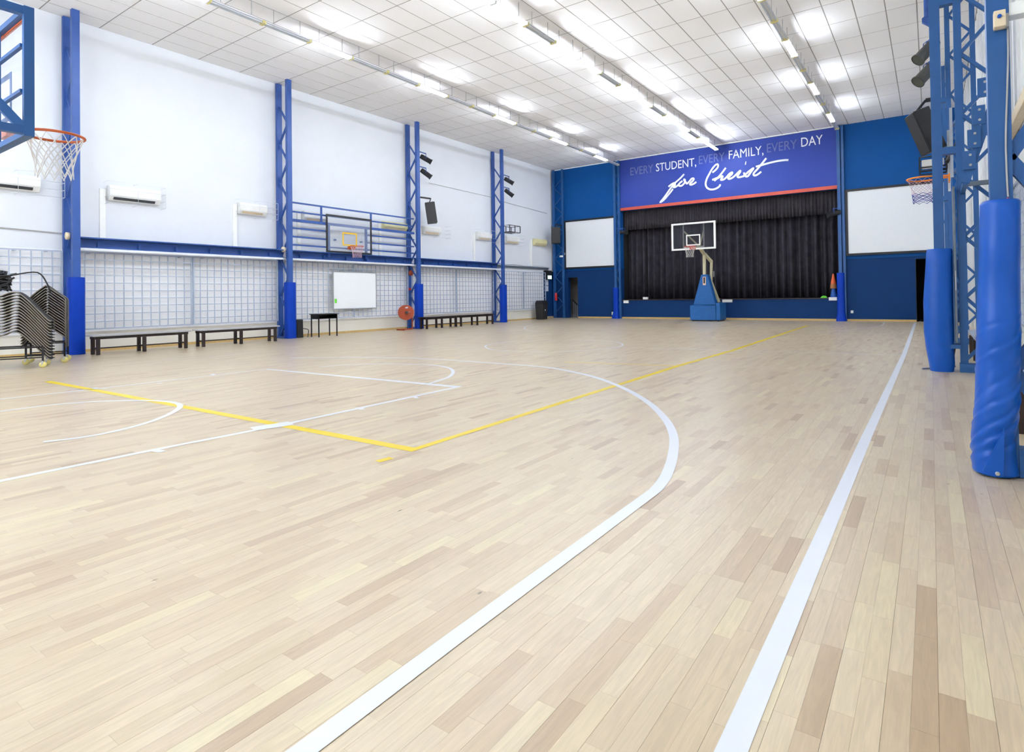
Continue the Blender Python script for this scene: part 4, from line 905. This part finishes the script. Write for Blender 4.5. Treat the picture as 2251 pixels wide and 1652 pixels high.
p = on(1, 12.9, 2037, 30); t = thing('ceiling_pipe', 'blue pipe dropping from the ceiling left of the side basket column', 'pipe', (p.x, 12.9, p.z-.3))
zl = on(1, 12.9, 2037, 40).z
MB().tube([(p.x, 12.9, H), (p.x, 12.9, zl)], .06, 10).build('pipe', 'blue_steel', t); MB().prism([(p.x-.1, 12.85, zl), (p.x-.1, 12.85, zl-.08), (3.75, 12.85, zl-.28), (3.75, 12.85, zl+.16)], (0, .1, 0)).build('bracket', 'blue_steel', t)
MB().bar((3.7, 12.95, zl-.05), (3.75, 13.02, zl-.05), .1).build('clamp', 'blue_steel', t)

# ---------------------------------------------------------------- stacked chairs on trolleys
def chair_stack(base, rz, prof, n, pitch, z_top, group, lab, w=.5):
    proto = None
    for k in range(n):
        where = 'topmost' if k == 0 else ('lowest' if k == n-1 else ords[k]+' from the top')
        t = thing('stacking_chair', f'grey mesh stacking chair, {where} {lab}', 'chair', (base[0], base[1], z_top-k*pitch), rz, group)
        if proto is None:
            P = smooth_path([(u, 0, z) for u, z in prof], 4); shell = MB(); nn = len(P)
            vs = [(p.x, s*(w/2-.02), p.z) for s in (-1, 1) for p in P]
            shell.add(vs, [(i, i+1, nn+i+1, nn+i) for i in range(nn-1)], True)
            a = shell.build('shell', 'chair_shell', t, True); a.modifiers.new('t', 'SOLIDIFY').thickness = .012
            fr = [MB().tube([(p.x, s*w/2, p.z) for p in P], .012, 6).build('side_frame', 'chair_metal', t, True) for s in (-1, 1)]
            cb = MB().tube([(P[0].x, -w/2, P[0].z), (P[0].x, w/2, P[0].z)], .011, 6).build('cross_tube', 'chair_metal', t, True)
            proto = [a]+fr+[cb]
        else:
            for o in proto:
                c = o.copy(); C.objects.link(c); c.parent = t
def trolley(base, rz, L_, W_, z, label):
    t = thing('chair_trolley', label, 'trolley', base, rz, 'chair trolleys')
    MB().tube([(-L_/2, -W_/2, z), (L_/2, -W_/2, z), (L_/2, W_/2, z), (-L_/2, W_/2, z)], .016, 6, True).build('top_ring', 'black_metal', t, True)
    for sx in (-1, 1):
        for sy_ in (-1, 1):
            x, y = sx*L_/2, sy_*W_/2
            lg = MB().bar((x, y, .12), (x, y, z), .032).build('leg', 'black_metal', t, True)
            MB().lathe([(.02, -.018), (.058, -.016), (.058, .016), (.02, .018)], (x, y, .059), 14, 'y').build('caster_wheel', 'wheel_yellow', lg, True)
            MB().bar((x-.02, y, .06), (x, y, .13), .045, .03).build('caster_fork', 'zinc', lg, True)
    for sy_ in (-1, 1): MB().bar((-L_/2, sy_*W_/2, .2), (L_/2, sy_*W_/2, .2), .022).build('lower_rail', 'black_metal', t, True)
ca = (-11.3, .2, 0); cbb = (-12.0, .92, 0); RZ = 1.2
trolley(ca, RZ, .95, .55, .4, 'black chair trolley with yellow casters at the left picture edge')
trolley(cbb, RZ, .6, .6, .42, 'black chair trolley with yellow casters beside the near left column')
chair_stack((ca[0], ca[1]), RZ, [(-.55, -.05), (-.35, -.02), (-.15, -.03), (0, .04), (.12, .03), (.25, -.1), (.4, -.3), (.55, -.5), (.6, -.52)], 14, .058, 1.42, 'chairs of the front stack', 'in the front chair stack')
chair_stack((cbb[0], cbb[1]), RZ, [(-.38, -.42), (-.2, -.18), (-.02, .0), (.02, .0), (.15, -.12), (.3, -.26), (.31, -.36), (.31, -.48)], 15, .058, 1.6, 'chairs of the rear stack', 'in the rear chair stack')
t = thing('cable_heap', 'black heap of tangled cables on top of the front chair stack', 'cables', (ca[0]-.25, ca[1]-.3, 1.5)); rnd = random.Random(11)
for k in range(16):
    pts = []
    for i in range(7): pts.append((ca[0]-.3+rnd.uniform(-.28, .28), ca[1]-.35+rnd.uniform(-.4, .42), 1.5+rnd.uniform(0, .4)))
    MB().tube(smooth_path(pts, 4), .018, 5).build('cable', 'black_plastic', t)
MB().tube(smooth_path([(ca[0], ca[1], 1.8), (ca[0]+.1, ca[1]+.35, 1.86), (ca[0]+.12, ca[1]+.5, 1.62), (ca[0]+.1, ca[1]+.55, 1.45)], 5), .014, 5).build('cable', 'black_plastic', t)

# pieces that sit on a part hang under that part
UNDER = {'net': 'rim', 'net_end': 'rim', 'rim_bracket': 'backboard', 'rim_plate': 'backboard', 'target_square': 'backboard', 'lens': 'can', 'grille': 'cabinet', 'flap': 'body', 'outlet': 'body', 'logo': 'body', 'sticker': 'front_flange', 'maker_label': 'mast_pad', 'maker_lettering': 'mast_pad', 'eyelet': 'post_pad', 'pad_flap': 'post_pad', 'lace': 'post_pad', 'sign': 'box', 'stiffener': 'web', 'button': 'cover', 'worn_patch': 'panel', 'crank': 'front_flange', 'caster': 'undercarriage'}
for root in [o for o in bpy.data.objects if o.parent is None and o.type == 'EMPTY']:
    kids = list(root.children); by = {}
    for k in kids: by.setdefault(k.name.split('.')[0], k)
    for k in kids:
        u = UNDER.get(k.name.split('.')[0])
        if u in by and by[u] is not k: k.parent = by[u]
